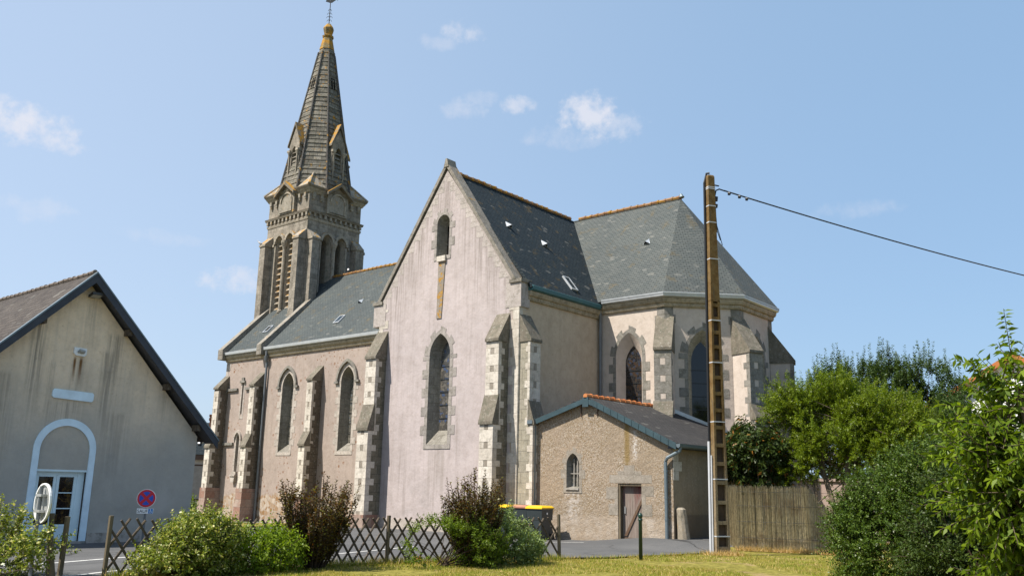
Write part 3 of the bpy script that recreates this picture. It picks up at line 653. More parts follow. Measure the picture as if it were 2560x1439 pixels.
for cc, dr in ((c1, -67.5), (c2, -22.5), (c3, 22.5)):
    a = R(dr); n = Vector((math.cos(a), math.sin(a), 0)); F = Fr(cc-n*.06, Vector((-n.y, n.x, 0)))
    buttress(CH, F, 0, [(4.35, .5, 1.08, .66), (6.86, 1.35, .86, .62)], 'grey_stone', 'east_plaster')
    b = MB()
    for F2, s, u in ((FA, -1, c1.x) if cc is c1 else (FSE, -1, fl) if cc is c2 else (FEE, -1, fl), (FSE, 1, 0) if cc is c1 else (FEE, 1, 0) if cc is c2 else (FNE, 1, 0)):
        quoin(b, F2, u, s, 7.55, 8.6, s1=.32, s2=.42)
    b.build('quoins', 'grey_stone', CH)

# roofs
def roof(name, m_, pts, parent, th=.12):
    b = MB(); pts = [Vector(p) for p in pts]; n = (pts[1]-pts[0]).cross(pts[2]-pts[0]).normalized()
    if n.z < 0: n = -n
    b.prism([p-n*th for p in pts], n*th); return b.build(name, m_, parent)
kt = (ZR-8.80)/4.20
for s in (1, -1):
    xe = XC+s*4.20
    roof('transept_roof', 'slate', [(xe, YG+.35, 8.80), (xe, 2*YAX-YG-.35, 8.80), (XC, 2*YAX-YG-.35, ZR), (XC, YG+.35, ZR)], CH)
kn = 1.04
for s in (1, -1):
    ye = YAX-s*4.85
    roof('nave_roof', 'slate_nave', [(-45.0, ye, 13.78-4.85*kn), (-24.5, ye, 13.78-4.85*kn), (-24.5, YAX, 13.78), (-45.0, YAX, 13.78)], CH)
ea = apo+.32; eh = ea*math.tan(math.pi/8); ZA = 8.98; ap = (XO+.3, YAX, ZR)
E = [(XO+eh, YAX-ea), (XO+ea, YAX-eh), (XO+ea, YAX+eh), (XO+eh, YAX+ea)]
roof('choir_roof', 'slate_apse', [(-24.3, YAX-ea, ZA), (E[0][0], E[0][1], ZA), ap, (-24.3, YAX, ZR)], CH)
roof('choir_roof', 'slate_apse', [(-24.3, YAX+ea, ZA), (E[3][0], E[3][1], ZA), ap, (-24.3, YAX, ZR)], CH)
for i in range(3): roof('apse_roof', 'slate_apse', [(*E[i], ZA), (*E[i+1], ZA), ap], CH)
def ridge(name, p0, p1, m_, parent, r=.10, l=.36):
    b = MB(); p0, p1 = Vector(p0), Vector(p1); d = p1-p0; n = int(d.length/l); d.normalize()
    for i in range(n):
        a = p0+d*(i*l); j = Vector((0, 0, random.uniform(-.012, .012)))
        b.tube([a+j, a+d*(l*.86)+j, a+d*(l*.861)+j, a+d*(l+.02)+j], [r*.9, r*.92, r*1.12, r*1.12], 8)
    return b.build(name, m_, parent)
ridge('ridge_tiles', (XC, YG+.4, ZR+.02), (XC, YAX-.1, ZR+.02), 'ridge_tile', CH)
ridge('ridge_tiles', (-23.5, YAX, ZR+.02), (ap[0]+.05, YAX, ZR+.02), 'ridge_tile', CH)
ridge('ridge_tiles', (-41.7, YAX, 13.80), (-26.5, YAX, 13.80), 'ridge_tile', CH)
b = MB(); b.tube([(ap[0]+.05, YAX, ZR+.02), (ap[0]+.02, YAX, ZR+.18)], [.14, .06], 8)
b.build('hip_flashing', 'zinc', CH)

# cornices and gutters
def run(path, prof, name, m_, closed=False, parent=None):
    """sweep a profile (out, up) along a polyline whose outside is on the right hand"""
    b = MB(); path = [Vector(p) for p in path]; k = len(path); rings = []
    for i, p in enumerate(path):
        d0 = (path[i]-path[i-1]).normalized() if i else (path[1]-path[0]).normalized(); d1 = (path[i+1]-path[i]).normalized() if i < k-1 else d0
        n0 = Vector((d0.y, -d0.x, 0)); n1 = Vector((d1.y, -d1.x, 0)); bi = (n0+n1).normalized(); bi /= max(.3, bi.dot(n0))
        rings.append([p+bi*o+Vector((0, 0, z)) for o, z in prof])
    b.loft(rings); return b.build(name, m_, parent or CH)
corn = [(-.05, -.34), (.07, -.34), (.10, -.28), (.10, -.20), (.16, -.17), (.20, -.08), (.20, .0), (-.05, .0)]
gut = [(.02, .0), (.24, .0), (.30, .04), (.32, .17), (.28, .19), (.02, .20)]
run([(-45.05, YN, 8.66), (-27.46, YN, 8.66)], corn, 'cornice', 'cornice_stone'); run([(-44.95, YN, 8.67), (-27.46, YN, 8.67)], gut, 'gutter', 'zinc_pale')
run([(XE, YG+.4, 8.66), (XE, YA, 8.66)], corn, 'cornice', 'cornice_stone'); run([(XE, YG+.4, 8.67), (XE, YA-.3, 8.67)], gut, 'gutter', 'zinc_shade_teal')
run([(XE, YA, 8.86), c1+Vector((0, 0, 8.86)), c2+Vector((0, 0, 8.86)), c3+Vector((0, 0, 8.86)), c4+Vector((0, 0, 8.86))], corn, 'cornice', 'cornice_stone')
run([(XE+.3, YA, 8.865), c1+Vector((0, 0, 8.865)), c2+Vector((0, 0, 8.865)), c3+Vector((0, 0, 8.865)), c4+Vector((0, 0, 8.865))], gut, 'gutter', 'zinc_pale')
b = MB(); x, y = XE-.33+.45, YA-.13
b.tube([(XE+.15, YA-.18, 8.68), (XE+.15, YA-.14, 8.45), (XE+.13, YA-.11, 8.3), (XE+.13, YA-.11, 3.3)], .06, 8); b.build('downpipe', 'galvanised', CH)
b = MB(); b.tube([(-40.98, YN-.2, 8.70), (-40.98, YN-.2, 8.25), (-41.0, YN-.12, 8.0), (-41.0, YN-.12, -.6)], .065, 8); b.tube([(-40.98, YN-.2, 8.1), (-40.98, YN-.2, 8.35)], [.08, .14], 8); b.build('downpipe', 'galvanised', CH)
# small things on the roofs
def on_roof(u, v, s, kind):
    if kind == 't': x = XC+4.2-v; return Vector((x, u, 8.80+v*kt)), Vector((0, 1, 0)), Vector((-1, 0, kt)).normalized()
    if kind == 'n': return Vector((u, YAX-4.85+v, 13.78-4.85*kn+v*kn)), Vector((1, 0, 0)), Vector((0, 1, kn)).normalized()
    ka = (ZR-ZA)/ea; return Vector((u, YAX-ea+v, ZA+v*ka)), Vector((1, 0, 0)), Vector((0, 1, ka)).normalized()
def vent(u, v, kind):
    p, a, up = on_roof(u, v, 0, kind); n = a.cross(up); b = MB()
    b.prism([p-a*.17+n*.01, p+a*.17+n*.01, p+up*.34+n*.01], n*.001+n*.02)
    b.poly([p-a*.15+n*.03, p+a*.15+n*.03, p+n*.17, p+up*.36+n*.03], [(0, 2, 3), (2, 1, 3)], 0); b.poly([p-a*.13+n*.03+up*.02, p+a*.13+n*.03+up*.02, p+n*.15+up*.02], [(0, 1, 2)], 1)
    b.build('roof_vent', ['zinc_pale', 'void'], CH)
def skyl(u, v, w, h, kind, g='glass_sky', fr='zinc_pale'):
    p, a, up = on_roof(u, v, 0, kind); n = a.cross(up); b = MB(); o = p-a*w/2
    for q, da, db in ((o, a*w, up*.05), (o+up*(h-.05), a*w, up*.05), (o+up*.05, a*.05, up*(h-.1)), (o+up*.05+a*(w-.05), a*.05, up*(h-.1))): b.obox(q, da, db, n*.07)
    w_ = b.build('skylight', fr, CH); b = MB(); b.obox(o+a*.05+up*.05, a*(w-.1), up*(h-.1), n*.05); b.build('pane', g, w_)
vent(25.3+.55, 2.35, 't'); vent(27.5+.3, 2.05, 't'); vent(-18.72, 2.05, 'c'); vent(-36.0, 2.25, 'n'); vent(-33.0, 2.35, 'n')
skyl(27.55, .35, .42, .75, 't', 'slate'); skyl(-36.4, 1.05, .45, .65, 'n'); skyl(-42.9, 1.2, .45, .6, 'n', 'slate')
# sub-structures on the north side
b = MB(); FNn = Fr((0, 2*YAX-YN, 0), (-1, 0, 0)); wall(b, FNn, [(27.3, -.9), (45.05, -.9), (45.05, 8.75), (27.3, 8.75)])
Fn = Fr((0, 2*YAX-YG, 0), (-1, 0, 0)); wall(b, Fn, [(-XE, -.6), (-XW, -.6), (-XW, 8.75), (-XC, 14.2), (-XE, 8.75)])
Fe2 = Fr((XE, 0, 0), (0, 1, 0)); wall(b, Fe2, [(2*YAX-YA, -.6), (2*YAX-YG, -.6), (2*YAX-YG, 8.75), (2*YAX-YA, 8.75)])
Fw2 = Fr((XW, 0, 0), (0, -1, 0)); wall(b, Fw2, [(-(2*YAX-YG), -.6), (-(2*YAX-YN), -.6), (-(2*YAX-YN), 8.75), (-(2*YAX-YG), 8.75)])
Fa2 = Fr((0, 2*YAX-YA, 0), (-1, 0, 0)); wall(b, Fa2, [(-c1.x, -.6), (-XE, -.6), (-XE, 8.9), (-c1.x, 8.9)])
b.build('north_wall', 'nave_plaster', CH)

# ------------------------------------------------------------------ belfry and spire (parts of the church)
TX, TY, TH = -43.87, 32.7, 2.0
FS = Fr((TX, TY-TH, 0), (1, 0, 0)); FT = Fr((TX+TH, TY, 0), (0, 1, 0)); FNt = Fr((TX, TY+TH, 0), (-1, 0, 0)); FWe = Fr((TX-TH, TY, 0), (0, -1, 0))
faces = [FS, FT, FNt, FWe]
b = MB()
for F in faces:
    hs_ = [arch(s*.53, .37, 11.5, 15.85, .46, 6) for s in (-1, 1)] if F in (FS, FT) else []
    wall(b, F, [(-TH, 7.5), (TH, 7.5), (TH, 18.8), (-TH, 18.8)], hs_)
b.build('belfry_wall', 'tower_stone', CH)
for F in (FS, FT):
    b = MB()
    for s in (-1, 1):
        o1 = arch(s*.53, .37, 11.5, 15.85, .46, 6); o2 = arch(s*.53, .25, 11.56, 15.8, .33, 6); reveal(b, F, o1, o2, 0, -.28)
        o3 = arch(s*.53, .25, 11.56, 15.8, .33, 6); reveal(b, F, o3, o3, -.28, -.75)
        a = arch(s*.53, .39, 11.5, 15.85, .48, 8)[2:]; a2 = arch(s*.53, .53, 11.5, 15.85, .66, 8)[2:]
        for i in range(len(a)-1): b.prism([F.P(*a[i], -.01), F.P(*a2[i], -.01), F.P(*a2[i+1], -.01), F.P(*a[i+1], -.01)], F.n*.17)
        F.box(b, s*.53-.36, s*.53+.36, 11.32, 11.5, -.02, .10)
    for x0 in (-1.20, 1.06): F.box(b, x0, x0+.14, 15.72, 15.86, -.01, .12)
    o = b.build('belfry_opening', 'tower_trim', CH)
    b = MB(); b.tube([F.P(0, 11.5, .06), F.P(0, 11.62, .06), F.P(0, 11.7, .06), F.P(0, 15.5, .06)], [.17, .17, .115, .115], 10)
    b.tube([F.P(0, 15.45, .06), F.P(0, 15.55, .06), F.P(0, 15.8, .06), F.P(0, 15.95, .06)], [.13, .14, .23, .24], 8)
    for s in (-1, 1): b.tube([F.P(s*.98, 11.5, .02), F.P(s*.98, 15.8, .02)], .07, 8)
    b.build('column', 'tower_trim', o)
    b = MB()
    for s in (-1, 1):
        b.face([F.P(s*.53+x, z, -.75) for x, z in ((-.3, 11.4), (.3, 11.4), (.3, 16.4), (-.3, 16.4))], 1)
        zz = 11.75
        while zz < 15.9 and F is FS:
            b.prism([F.P(s*.53-.25, zz, -.06), F.P(s*.53-.25, zz+.06, -.06), F.P(s*.53-.25, zz+.36, -.5), F.P(s*.53-.25, zz+.30, -.5)], F.u*.50); zz += .36
    b.build('louvres', ['tower_trim', 'void'], o)
# corner buttresses
for F in faces:
    for s in (-1, 1):
        b = MB(); u = s*1.66
        F.box(b, u-.27, u+.27, 7.5, 15.84, -.05, .50); F.box(b, u-.30, u+.30, 7.5, 11.2, -.05, .56)
        b.prism([F.P(u-.32, z, w) for w, z in ((.55, 15.74), (.55, 15.86), (-.02, 16.42), (-.02, 15.74))], F.u*.64, 1)
        b.build('belfry_buttress', ['tower_stone', 'tower_trim'], CH)
# string course with little brackets, frieze, cornice with gablets
def ring(h0, h1, z0, z1, name, m_, h2=None):
    b = MB(); prof = [(h0-TH-.1, z0), (h0-TH, z0), (h1-TH, z1-.04), ((h2 or h1)-TH, z1), (h0-TH-.1, z1)]
    p = [(TX+TH, TY-TH, 0), (TX+TH, TY+TH, 0), (TX-TH, TY+TH, 0), (TX-TH, TY-TH, 0)]
    for i in range(4):
        A_, B_ = Vector(p[i]), Vector(p[(i+1) % 4]); d = (B_-A_).normalized(); n = Vector((d.y, -d.x, 0))
        b.loft([[A_+n*o-d*o+Vector((0, 0, z)) for o, z in prof], [B_+n*o+d*o+Vector((0, 0, z)) for o, z in prof]])
    return b.build(name, m_, CH)
ring(2.03, 2.06, 17.0, 17.16, 'string_course', 'tower_trim')
ring(2.13, 2.17, 17.44, 17.62, 'string_course', 'lichen_cap', 2.06)
for F in (FS, FT):
    for i in range(11):
        u = -1.95+i*.39; b = MB(); F.box(b, u-.075, u+.075, 17.22, 17.45, -.02, .12); b.build('bracket', 'tower_pale', CH)
    for i in (-1.72, -1.15, 1.15, 1.72): b = MB(); F.box(b, i-.09, i+.09, 18.42, 18.68, -.02, .15); F.box(b, i-.07, i+.07, 18.28, 18.42, -.02, .12); b.build('bracket', 'tower_pale', CH)
for h0, h1, z0, z1, m_ in ((2.06, 2.12, 18.68, 18.82, 'tower_trim'), (2.15, 2.2, 18.82, 18.95, 'tower_trim'), (2.23, 2.29, 18.95, 19.1, 'lichen_cap')): ring(h0, h1, z0, z1, 'cornice', m_)
for F in faces:
    b = MB(); g = [(-.78, 17.62), (.78, 17.62), (.78, 18.9), (0, 19.42), (-.78, 18.9)]; b.prism([F.P(x, z, -.1) for x, z in g], F.n*.30)
    o = b.build('gablet', 'tower_pale', CH); b = MB()
    for s in (-1, 1): b.prism([F.P(s*.98, 18.72, -.35), F.P(s*.98, 18.90, -.35), F.P(0, 19.66, -.35), F.P(0, 19.44, -.35)], F.n*.82)
    b.build('gablet_coping', 'lichen_cap', o)
    b = MB(); a = arch(0, .50, 17.72, 18.4, .5, 8); a2 = arch(0, .60, 17.72, 18.4, .6, 8)
    for i in range(1, len(a)): b.prism([F.P(*a[i-1], .19), F.P(*a2[i-1], .19), F.P(*a2[i], .19), F.P(*a[i], .19)], F.n*.07)
    b.build('panel', 'tower_trim', o)
# spire
def ap_(z): return .29+.1676*(30.2-z)
def octo(a, z, rot=0): return [Vector((TX+a/math.cos(math.pi/8)*math.cos(math.pi/8+k*math.pi/4), TY+a/math.cos(math.pi/8)*math.sin(math.pi/8+k*math.pi/4), z)) for k in range(8)]
b = MB(); zz = 18.9; rings = []
while zz < 29.1:
    ch = random.uniform(.25, .39); ov = random.uniform(.022, .05); rings += [octo(ap_(zz)+ov, zz), octo(ap_(zz+ch)+.0, zz+ch)]; zz += ch
b.loft(rings); o = b.build('spire', 'spire_stone', CH)
b = MB(); b.loft([octo(ap_(zz)+.04, zz), octo(.29, 30.25)]); b.loft([octo(.33, 30.25), octo(.36, 30.36), octo(.29, 30.42)]); b.loft([octo(.22, 30.42), octo(.30, 30.74), octo(.33, 30.92), octo(.29, 31.02), octo(.12, 31.28)])
b.build('finial', 'spire_tip', CH)
for k in range(8): b = MB(); b.tube([octo(ap_(18.95)+.02, 18.95)[k], octo(ap_(29.1)+.03, 29.1)[k]], [.085, .06], 6); b.build('spire_rib', 'spire_rib', CH)
for k in range(4):      # corner broaches
    b = MB()
    a = math.pi/4+k*math.pi/2; q = Vector((math.cos(a)*1.0, math.sin(a)*1.0, 0)); C = Vector((TX, TY, 0)); sx, sy = math.copysign(1, q.x), math.copysign(1, q.y)
    P0 = C+Vector((sx*2.27, sy*2.27, 19.1)); P1 = C+Vector((sx*.8, sy*2.2, 19.1)); P2 = C+Vector((sx*2.2, sy*.8, 19.1)); A_ = C+Vector((sx*1.40, sy*1.40, 20.15)); P3 = C+Vector((sx*.5, sy*.5, 19.1))
    b.poly([P0, P1, P2, A_, P3], [(0, 1, 3), (0, 3, 2), (1, 4, 3), (2, 3, 4), (0, 2, 4, 1)])
    b.tube([P0, A_+Vector((0, 0, .04))], [.10, .05], 6)
    b.build('broach', 'tower_trim', CH)
for kk, F0 in enumerate(faces):
    F = Fr((TX, TY, 0)+Vector((0, 0, 0)) if False else (TX, TY, 0), F0.u); hw, d = .50, 1.93
    b = MB(); op = arch(0, .25, 19.75, 21.6, .5, 6); wall(b, F, [(-hw, 19.1), (hw, 19.1), (hw, 22.3), (0, 23.3), (-hw, 22.3)], [op], 0, d)
    for s in (-1, 1):
        b.face([F.P(s*hw, 19.1, d), F.P(s*hw, 19.1, .8), F.P(s*hw, 22.3, .8), F.P(s*hw, 22.3, d)])
    reveal(b, F, op, op, d, d-.35); b.face([F.P(x, z, d-.35) for x, z in op], 1)
    zz = 19.85
    while zz < 21.9: b.prism([F.P(-.25, zz, d-.05), F.P(-.25, zz+.04, d-.05), F.P(-.25, zz+.24, d-.3), F.P(-.25, zz+.2, d-.3)], F.u*.5); zz += .3
    o = b.build('lucarne', ['tower_stone', 'void'], CH)
    b = MB()
    for s in (-1, 1):
        b.tube([F.P(s*.40, 19.2, d+.05), F.P(s*.40, 21.5, d+.05)], .05, 8); b.tube([F.P(s*.40, 21.5, d+.05), F.P(s*.40, 21.72, d+.05)], [.06, .12], 8); F.box(b, s*.42-.13, s*.42+.13, 21.72, 21.85, d-.05, d+.14)
    F.box(b, -.58, .58, 19.0, 19.2, d-.3, d+.12)
    b.build('colonnette', 'tower_trim', o)
    b = MB()
    for s in (-1, 1):
        b.prism([F.P(s*.62, 22.08, 1.0), F.P(s*.62, 22.24, 1.0), F.P(0, 23.70, .6), F.P(0, 23.50, .6)], F.n*.01)
        P = [F.P(s*.62, 22.1, d+.08), F.P(s*.62, 22.24, d+.08), F.P(0, 23.70, d+.08), F.P(0, 23.52, d+.08)]; Q = [F.P(s*.62, 22.1, 1.1), F.P(s*.62, 22.24, 1.1), F.P(0, 23.70, .9), F.P(0, 23.52, .9)]
        b.loft([P, Q] if s > 0 else [Q, P])
    b.build('lucarne_roof', 'lichen_cap', o)
    for s in (-1, 1): b = MB(); b.prism([F.P(s*.10-.05, 26.35, ap_(26.35)+.045), F.P(s*.10+.05, 26.35, ap_(26.35)+.045), F.P(s*.09+.04, 27.15, ap_(27.15)+.045), F.P(s*.09-.04, 27.15, ap_(27.15)+.045)], F.n*-.2); b.build('spire_slot', 'void', CH)
b = MB(); b.tube([(TX, TY, 31.2), (TX, TY, 33.9)], .03, 6)
dd = Vector((.77, .64, 0))
for z_, l in ((31.5, .14), (31.75, .18), (32.0, .14), (32.25, .1)):
    for s in (-1, 1):
        b.tube([Vector((TX, TY, z_))+dd*s*l*t+Vector((0, 0, .12*math.sin(t*3))) for t in (0, .4, .8, 1.1)], .015, 5)
b.tube([Vector((TX, TY, 33.2))-dd*.45, Vector((TX, TY, 33.2))+dd*.45], .025, 6)
o = b.build('spire_cross', 'iron', CH)
b = MB(); ck = [(-.42, 32.72), (-.30, 32.68), (-.05, 32.6), (.15, 32.62), (.3, 32.75), (.55, 32.95), (.62, 32.80), (.66, 32.98), (.5, 33.08), (.25, 32.92), (-.05, 32.86), (-.2, 33.0), (-.34, 33.02), (-.36, 32.88)]
b.prism([Vector((TX, TY, z))+dd*x-Vector((-.64, .77, 0))*.02 for x, z in [(p_[0]*.75, 33.0+(p_[1]-32.8)*.75) for p_ in ck]], Vector((-.64, .77, 0))*.04); b.build('weathercock', 'iron', o)

# ------------------------------------------------------------------ sacristy
YS = 24.42; SA = thing('sacristy', 'low lean-to sacristy with speckled render and asymmetrical slate roof against the apse', 'annex', (-17.1, 26, 0))
Fs = Fr((0, YS, 0), (1, 0, 0)); XR = -13.97; Fsr = Fr((XR, 0, 0), (0, 1, 0))
wn_ = arch(-17.76, .255, 1.66, 2.42, .38, 7); dr = [(-15.97, .02), (-15.10, .02), (-15.10, 1.83), (-15.97, 1.83)]
b = MB(); wall(b, Fs, [(-19.36, -.3), (-15.97, -.3), (-15.97, 1.83), (-15.10, 1.83), (-15.10, -.3), (XR, -.3), (XR, 3.02), (-17.12, 4.52), (-19.36, 3.84)], [wn_]); b.build('front_wall', 'sacristy_plaster', SA)
b = MB(); wall(b, Fsr, [(YS, -.3), (31.5, -.3), (31.5, 3.02), (YS, 3.02)]); Fb = Fr((0, 31.5, 0), (-1, 0, 0)); wall(b, Fb, [(-XR, -.3), (16.9, -.3), (16.9, 4.4), (-XR, 3.02)]); b.build('side_wall', 'sacristy_side', SA)
b = MB(); surround(b, Fs, -17.76, .255, 1.66, 2.42, .38, .3, .12, .24, t=.006); w_ = b.build('window', 'patch_stone', SA)
b = MB(); reveal(b, Fs, wn_, arch(-17.74, .2, 1.72, 2.42, .33, 7), .007, -.22); b.build('reveal', 'reveal_stone', w_)
b = MB(); b.face([Fs.P(x, z, -.2) for x, z in arch(-17.74, .21, 1.71, 2.42, .34, 7)]); b.build('pane', 'glass_nave', w_)
b = MB()
for u in (-17.81, -17.67): Fs.box(b, u-.012, u+.012, 1.72, 2.62, -.17, -.14)
Fs.box(b, -17.95, -17.53, 2.12, 2.145, -.165, -.135); Fs.box(b, -18.03, -17.5, 1.60, 1.66, -.05, .05); b.build('window_bar', 'concrete', w_)
b = MB()
for u0, u1, z0, z1 in ((-16.33, -15.98, .85, 1.2), (-16.42, -15.98, 1.35, 1.72), (-15.09, -14.72, .85, 1.2), (-15.09, -14.66, 1.45, 1.76), (-16.3, -14.72, 1.85, 2.1), (-15.75, -15.35, 2.105, 2.4), (-15.98, -15.755, 2.105, 2.22), (-15.345, -15.1, 2.105, 2.22), (-16.1, -15.98, 1.2, 1.35), (-15.09, -14.95, 1.2, 1.45)):
    Fs.box(b, u0, u1, z0, z1, -.02, .006)
b.build('door_surround', 'patch_stone', SA)
b = MB(); Fs.box(b, -15.97, -15.90, 0, 1.83, -.3, -.02); Fs.box(b, -15.97, -15.10, 1.76, 1.83, -.3, -.03); Fs.box(b, -15.90, -15.1, .02, 1.76, -.22, -.18, 1)
o = b.build('door', ['post_wood', 'old_door'], SA)
b = MB(); b.prism([Fs.P(x, z, -.18) for x, z in ((-15.84, .22), (-15.74, .22), (-15.13, 1.35), (-15.13, 1.5))], Fs.n*.03); Fs.box(b, -15.9, -15.1, .08, .17, -.18, -.15); b.build('door_brace', 'door_brace', o)
b = MB(); Fs.box(b, -15.82, -15.79, .9, 1.12, -.18, -.14); b.build('door_handle', 'sign_back', o)
kr = (4.64-3.09)/(17.12-13.80)
yb = 31.8
roof('roof', 'slate_low', [(-13.72, YS-.16, 3.06), (-13.72, yb, 3.06), (-17.12, yb, 4.66), (-17.12, YS-.16, 4.66)], SA, .07)
roof('roof', 'slate_low', [(-19.42, YS-.16, 3.93), (-19.42, 29.3, 3.93), (-17.12, 29.3, 4.66), (-17.12, YS-.16, 4.66)], SA, .07)
ridge('ridge_tiles', (-17.12, YS-.2, 4.66), (-17.12, YA+.0, 4.66), 'orange_tile', SA, .095, .34)
b = MB()
b.prism([Fs.P(x, z, .16) for x, z in ((-19.47, 3.72), (-17.12, 4.44), (-17.12, 4.60), (-19.47, 3.90))], Fs.n*.03); b.prism([Fs.P(x, z, .16) for x, z in ((-17.12, 4.44), (-13.74, 2.86), (-13.74, 3.02), (-17.12, 4.60))], Fs.n*.03)
b.prism([Fs.P(-17.24, 4.30, .165), Fs.P(-17.0, 4.30, .165), Fs.P(-17.0, 4.62, .165), Fs.P(-17.24, 4.62, .165)], Fs.n*.035)
b.build('bargeboard', 'teal_paint', SA)
b = MB()
for k in range(12):
    x = -16.9+k*.265; z = 4.66-(x+17.12)*.4706; b.prism([Fs.P(x, z-.20, .192), Fs.P(x+.25, z-.32, .192), Fs.P(x+.25, z-.12, .192), Fs.P(x, z, .192)], Fs.n*.012)
b.build('verge_slates', 'teal_paint', SA)
b = MB(); b.prism([(XR-.1, YS-.1, 2.9), (-13.74, YS-.1, 2.9), (-13.74, YS-.1, 2.98), (XR-.1, YS-.1, 2.98)], (0, 6.5, 0)); b.build('fascia', 'dark_fascia', SA)
gx = -13.66; b = MB(); b.loft([[(gx-.07, y, 3.03), (gx-.06, y, 2.95), (gx, y, 2.91), (gx+.06, y, 2.95), (gx+.07, y, 3.04)] for y in (YS-.2, 30.9)]); b.build('gutter', 'zinc', SA)
b = MB(); b.tube([(gx, YS-.05, 2.95), (gx-.02, YS-.08, 2.82), (gx-.42, YS-.13, 2.62), (gx-.5, YS-.11, 2.5), (gx-.5, YS-.10, .12)], .055, 8)
for z in (2.2, .75, 1.4): b.tube([(gx-.5, YS-.1, z), (gx-.5, YS-.1, z+.05)], .066, 8)
b.build('downpipe', 'zinc', SA)
b = MB(); b.tube([(-19.32, YS-.12, 3.75), (-19.32, YS-.12, 1.05)], .055, 8); b.box(-19.5, -19.28, YS-.32, YS+.3, 3.80, 3.93); o = b.build('downpipe', 'zinc', SA)
b = MB(); b.tube([(-19.32, YS-.12, 1.05), (-19.32, YS-.12, -.1)], .062, 8); b.build('pipe_foot', 'rust_pipe', o)
b = MB(); quoin(b, Fsr, YS, 1, 1.95, 2.9, c=.3, s1=.32, s2=.5); b.build('quoins', 'limestone', SA)
for u, l in ((-17.42, .42), (-16.78, .40)):
    b = MB(); b.prism([Fs.P(u, 4.0, .01), Fs.P(u+.03, 4.0, .01), Fs.P(u+.03+.06*(u > -17), 4.0+l, .01), Fs.P(u+.06*(u > -17), 4.0+l, .01)], Fs.n*.03)
    b.build('wall_tie', 'brown_trim', SA)
b = MB(); # lead flashing where the roof meets the apse
def zr(x): return 4.66-(x+17.12)*.4706
for A_, B_ in ((c1+Vector((0, -.02, 0)), c2),):
    n = FSE.n; b.prism([FSE.P(.1, zr(A_.x)-.02, .0), FSE.P(fl-.2, zr(c2.x)-.02, .0), FSE.P(fl-.2, zr(c2.x)+.12, .0), FSE.P(.1, zr(A_.x)+.12, .0)], n*.05)
b.build('flashing', 'zinc_pale', SA)
# ------------------------------------------------------------------ village hall
HX = -23.65; HY = 10.45; HA = thing('village_hall', 'grey rendered village hall with steep gable and pale arched doorway', 'hall', (HX-4, HY, 0))
Fh = Fr((HX, 0, 0), (0, 1, 0)); hw0 = 3.60; HAP = 6.75; HE = 2.88
dop = arch(10.35, .63, .06, 2.32, .63, 12); lint = 1.84
b = MB(); wall(b, Fh, [(HY-hw0, -.5), (HY+hw0, -.5), (HY+hw0, HE), (HY, HAP), (HY-hw0, HE)], [[(9.72, .06), (10.98, .06), (10.98, lint), (9.72, lint)]])
Fh2 = Fr((0, HY+hw0, 0), (-1, 0, 0)); wall(b, Fh2, [(-HX, -.8), (-HX+16, -.8), (-HX+16, HE), (-HX, HE)]); Fh3 = Fr((0, HY-hw0, 0), (1, 0, 0)); wall(b, Fh3, [(HX-16, -.8), (HX, -.8), (HX, HE), (HX-16, HE)])
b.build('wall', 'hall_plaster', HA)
b = MB(); a1 = arch(10.35, .79, .06, 2.34, .79, 14); a2 = arch(10.35, .63, .06, 2.32, .63, 14)
A1 = a1[1:]+[a1[0]]; A2 = a2[1:]+[a2[0]]
for i in range(len(A1)-1): b.prism([Fh.P(*A2[i], -.02), Fh.P(*A1[i], -.02), Fh.P(*A1[i+1], -.02), Fh.P(*A2[i+1], -.02)], Fh.n*.055)
b.build('arch_surround', 'arch_paint', HA)
b = MB(); Fh.box(b, 9.722, 10.978, lint-.05, lint, -.18, -.0); Fh.box(b, 9.722, 9.78, .06, lint-.05, -.18, -.10); Fh.box(b, 10.80, 10.978, .06, lint-.05, -.18, -.10); Fh.box(b, 9.78, 10.80, 1.72, lint-.05, -.18, -.11)
o = b.build('door_frame', 'door_paint', HA)
for x0, x1 in ((9.78, 10.285), (10.295, 10.80)):
    b = MB(); st = .07
    Fh.box(b, x0, x0+st, .07, 1.72, -.17, -.115); Fh.box(b, x1-st, x1, .07, 1.72, -.17, -.115); Fh.box(b, x0+st, x1-st, .07, .42, -.168, -.122); Fh.box(b, x0+st, x1-st, 1.66, 1.72, -.17, -.115); Fh.box(b, x0+st, x1-st, .42, .48, -.17, -.115)
    for z in (.86, 1.25): Fh.box(b, x0+st, x1-st, z, z+.025, -.16, -.12)
    d_ = b.build('door_leaf', 'door_paint', o); b = MB(); b.face([Fh.P(x, z, -.145) for x, z in ((x0+st, .45), (x1-st, .45), (x1-st, 1.68), (x0+st, 1.68))]); b.build('pane', 'door_glass', o)
b = MB(); Fh.box(b, 9.6, 11.0, -.1, .05, -.3, .12); b.build('door_step', 'kerb', HA)
for q0, q1 in ((11.16, HY+hw0+.03), (HY-hw0-.03, 9.54)): b = MB(); Fh.box(b, q0, q1, -.5, .26, -.1, .045); b.build('plinth', 'pale_stone', HA)
b = MB(); pl = [(9.88, 3.64), (10.86, 3.60), (10.90, 3.65), (10.90, 3.80), (10.86, 3.84), (9.88, 3.87), (9.84, 3.82), (9.84, 3.68)]; b.prism([Fh.P(x, z, 0) for x, z in pl], Fh.n*.05); b.build('plaque', 'arch_paint', HA)
b = MB(); pl = [(10.24, 4.84), (10.30, 4.78), (10.52, 4.77), (10.57, 4.82), (10.57, 4.98), (10.24, 4.99)]; b.prism([Fh.P(x, z, 0) for x, z in pl], Fh.n*.05); o = b.build('siren_box', 'white_paint', HA)
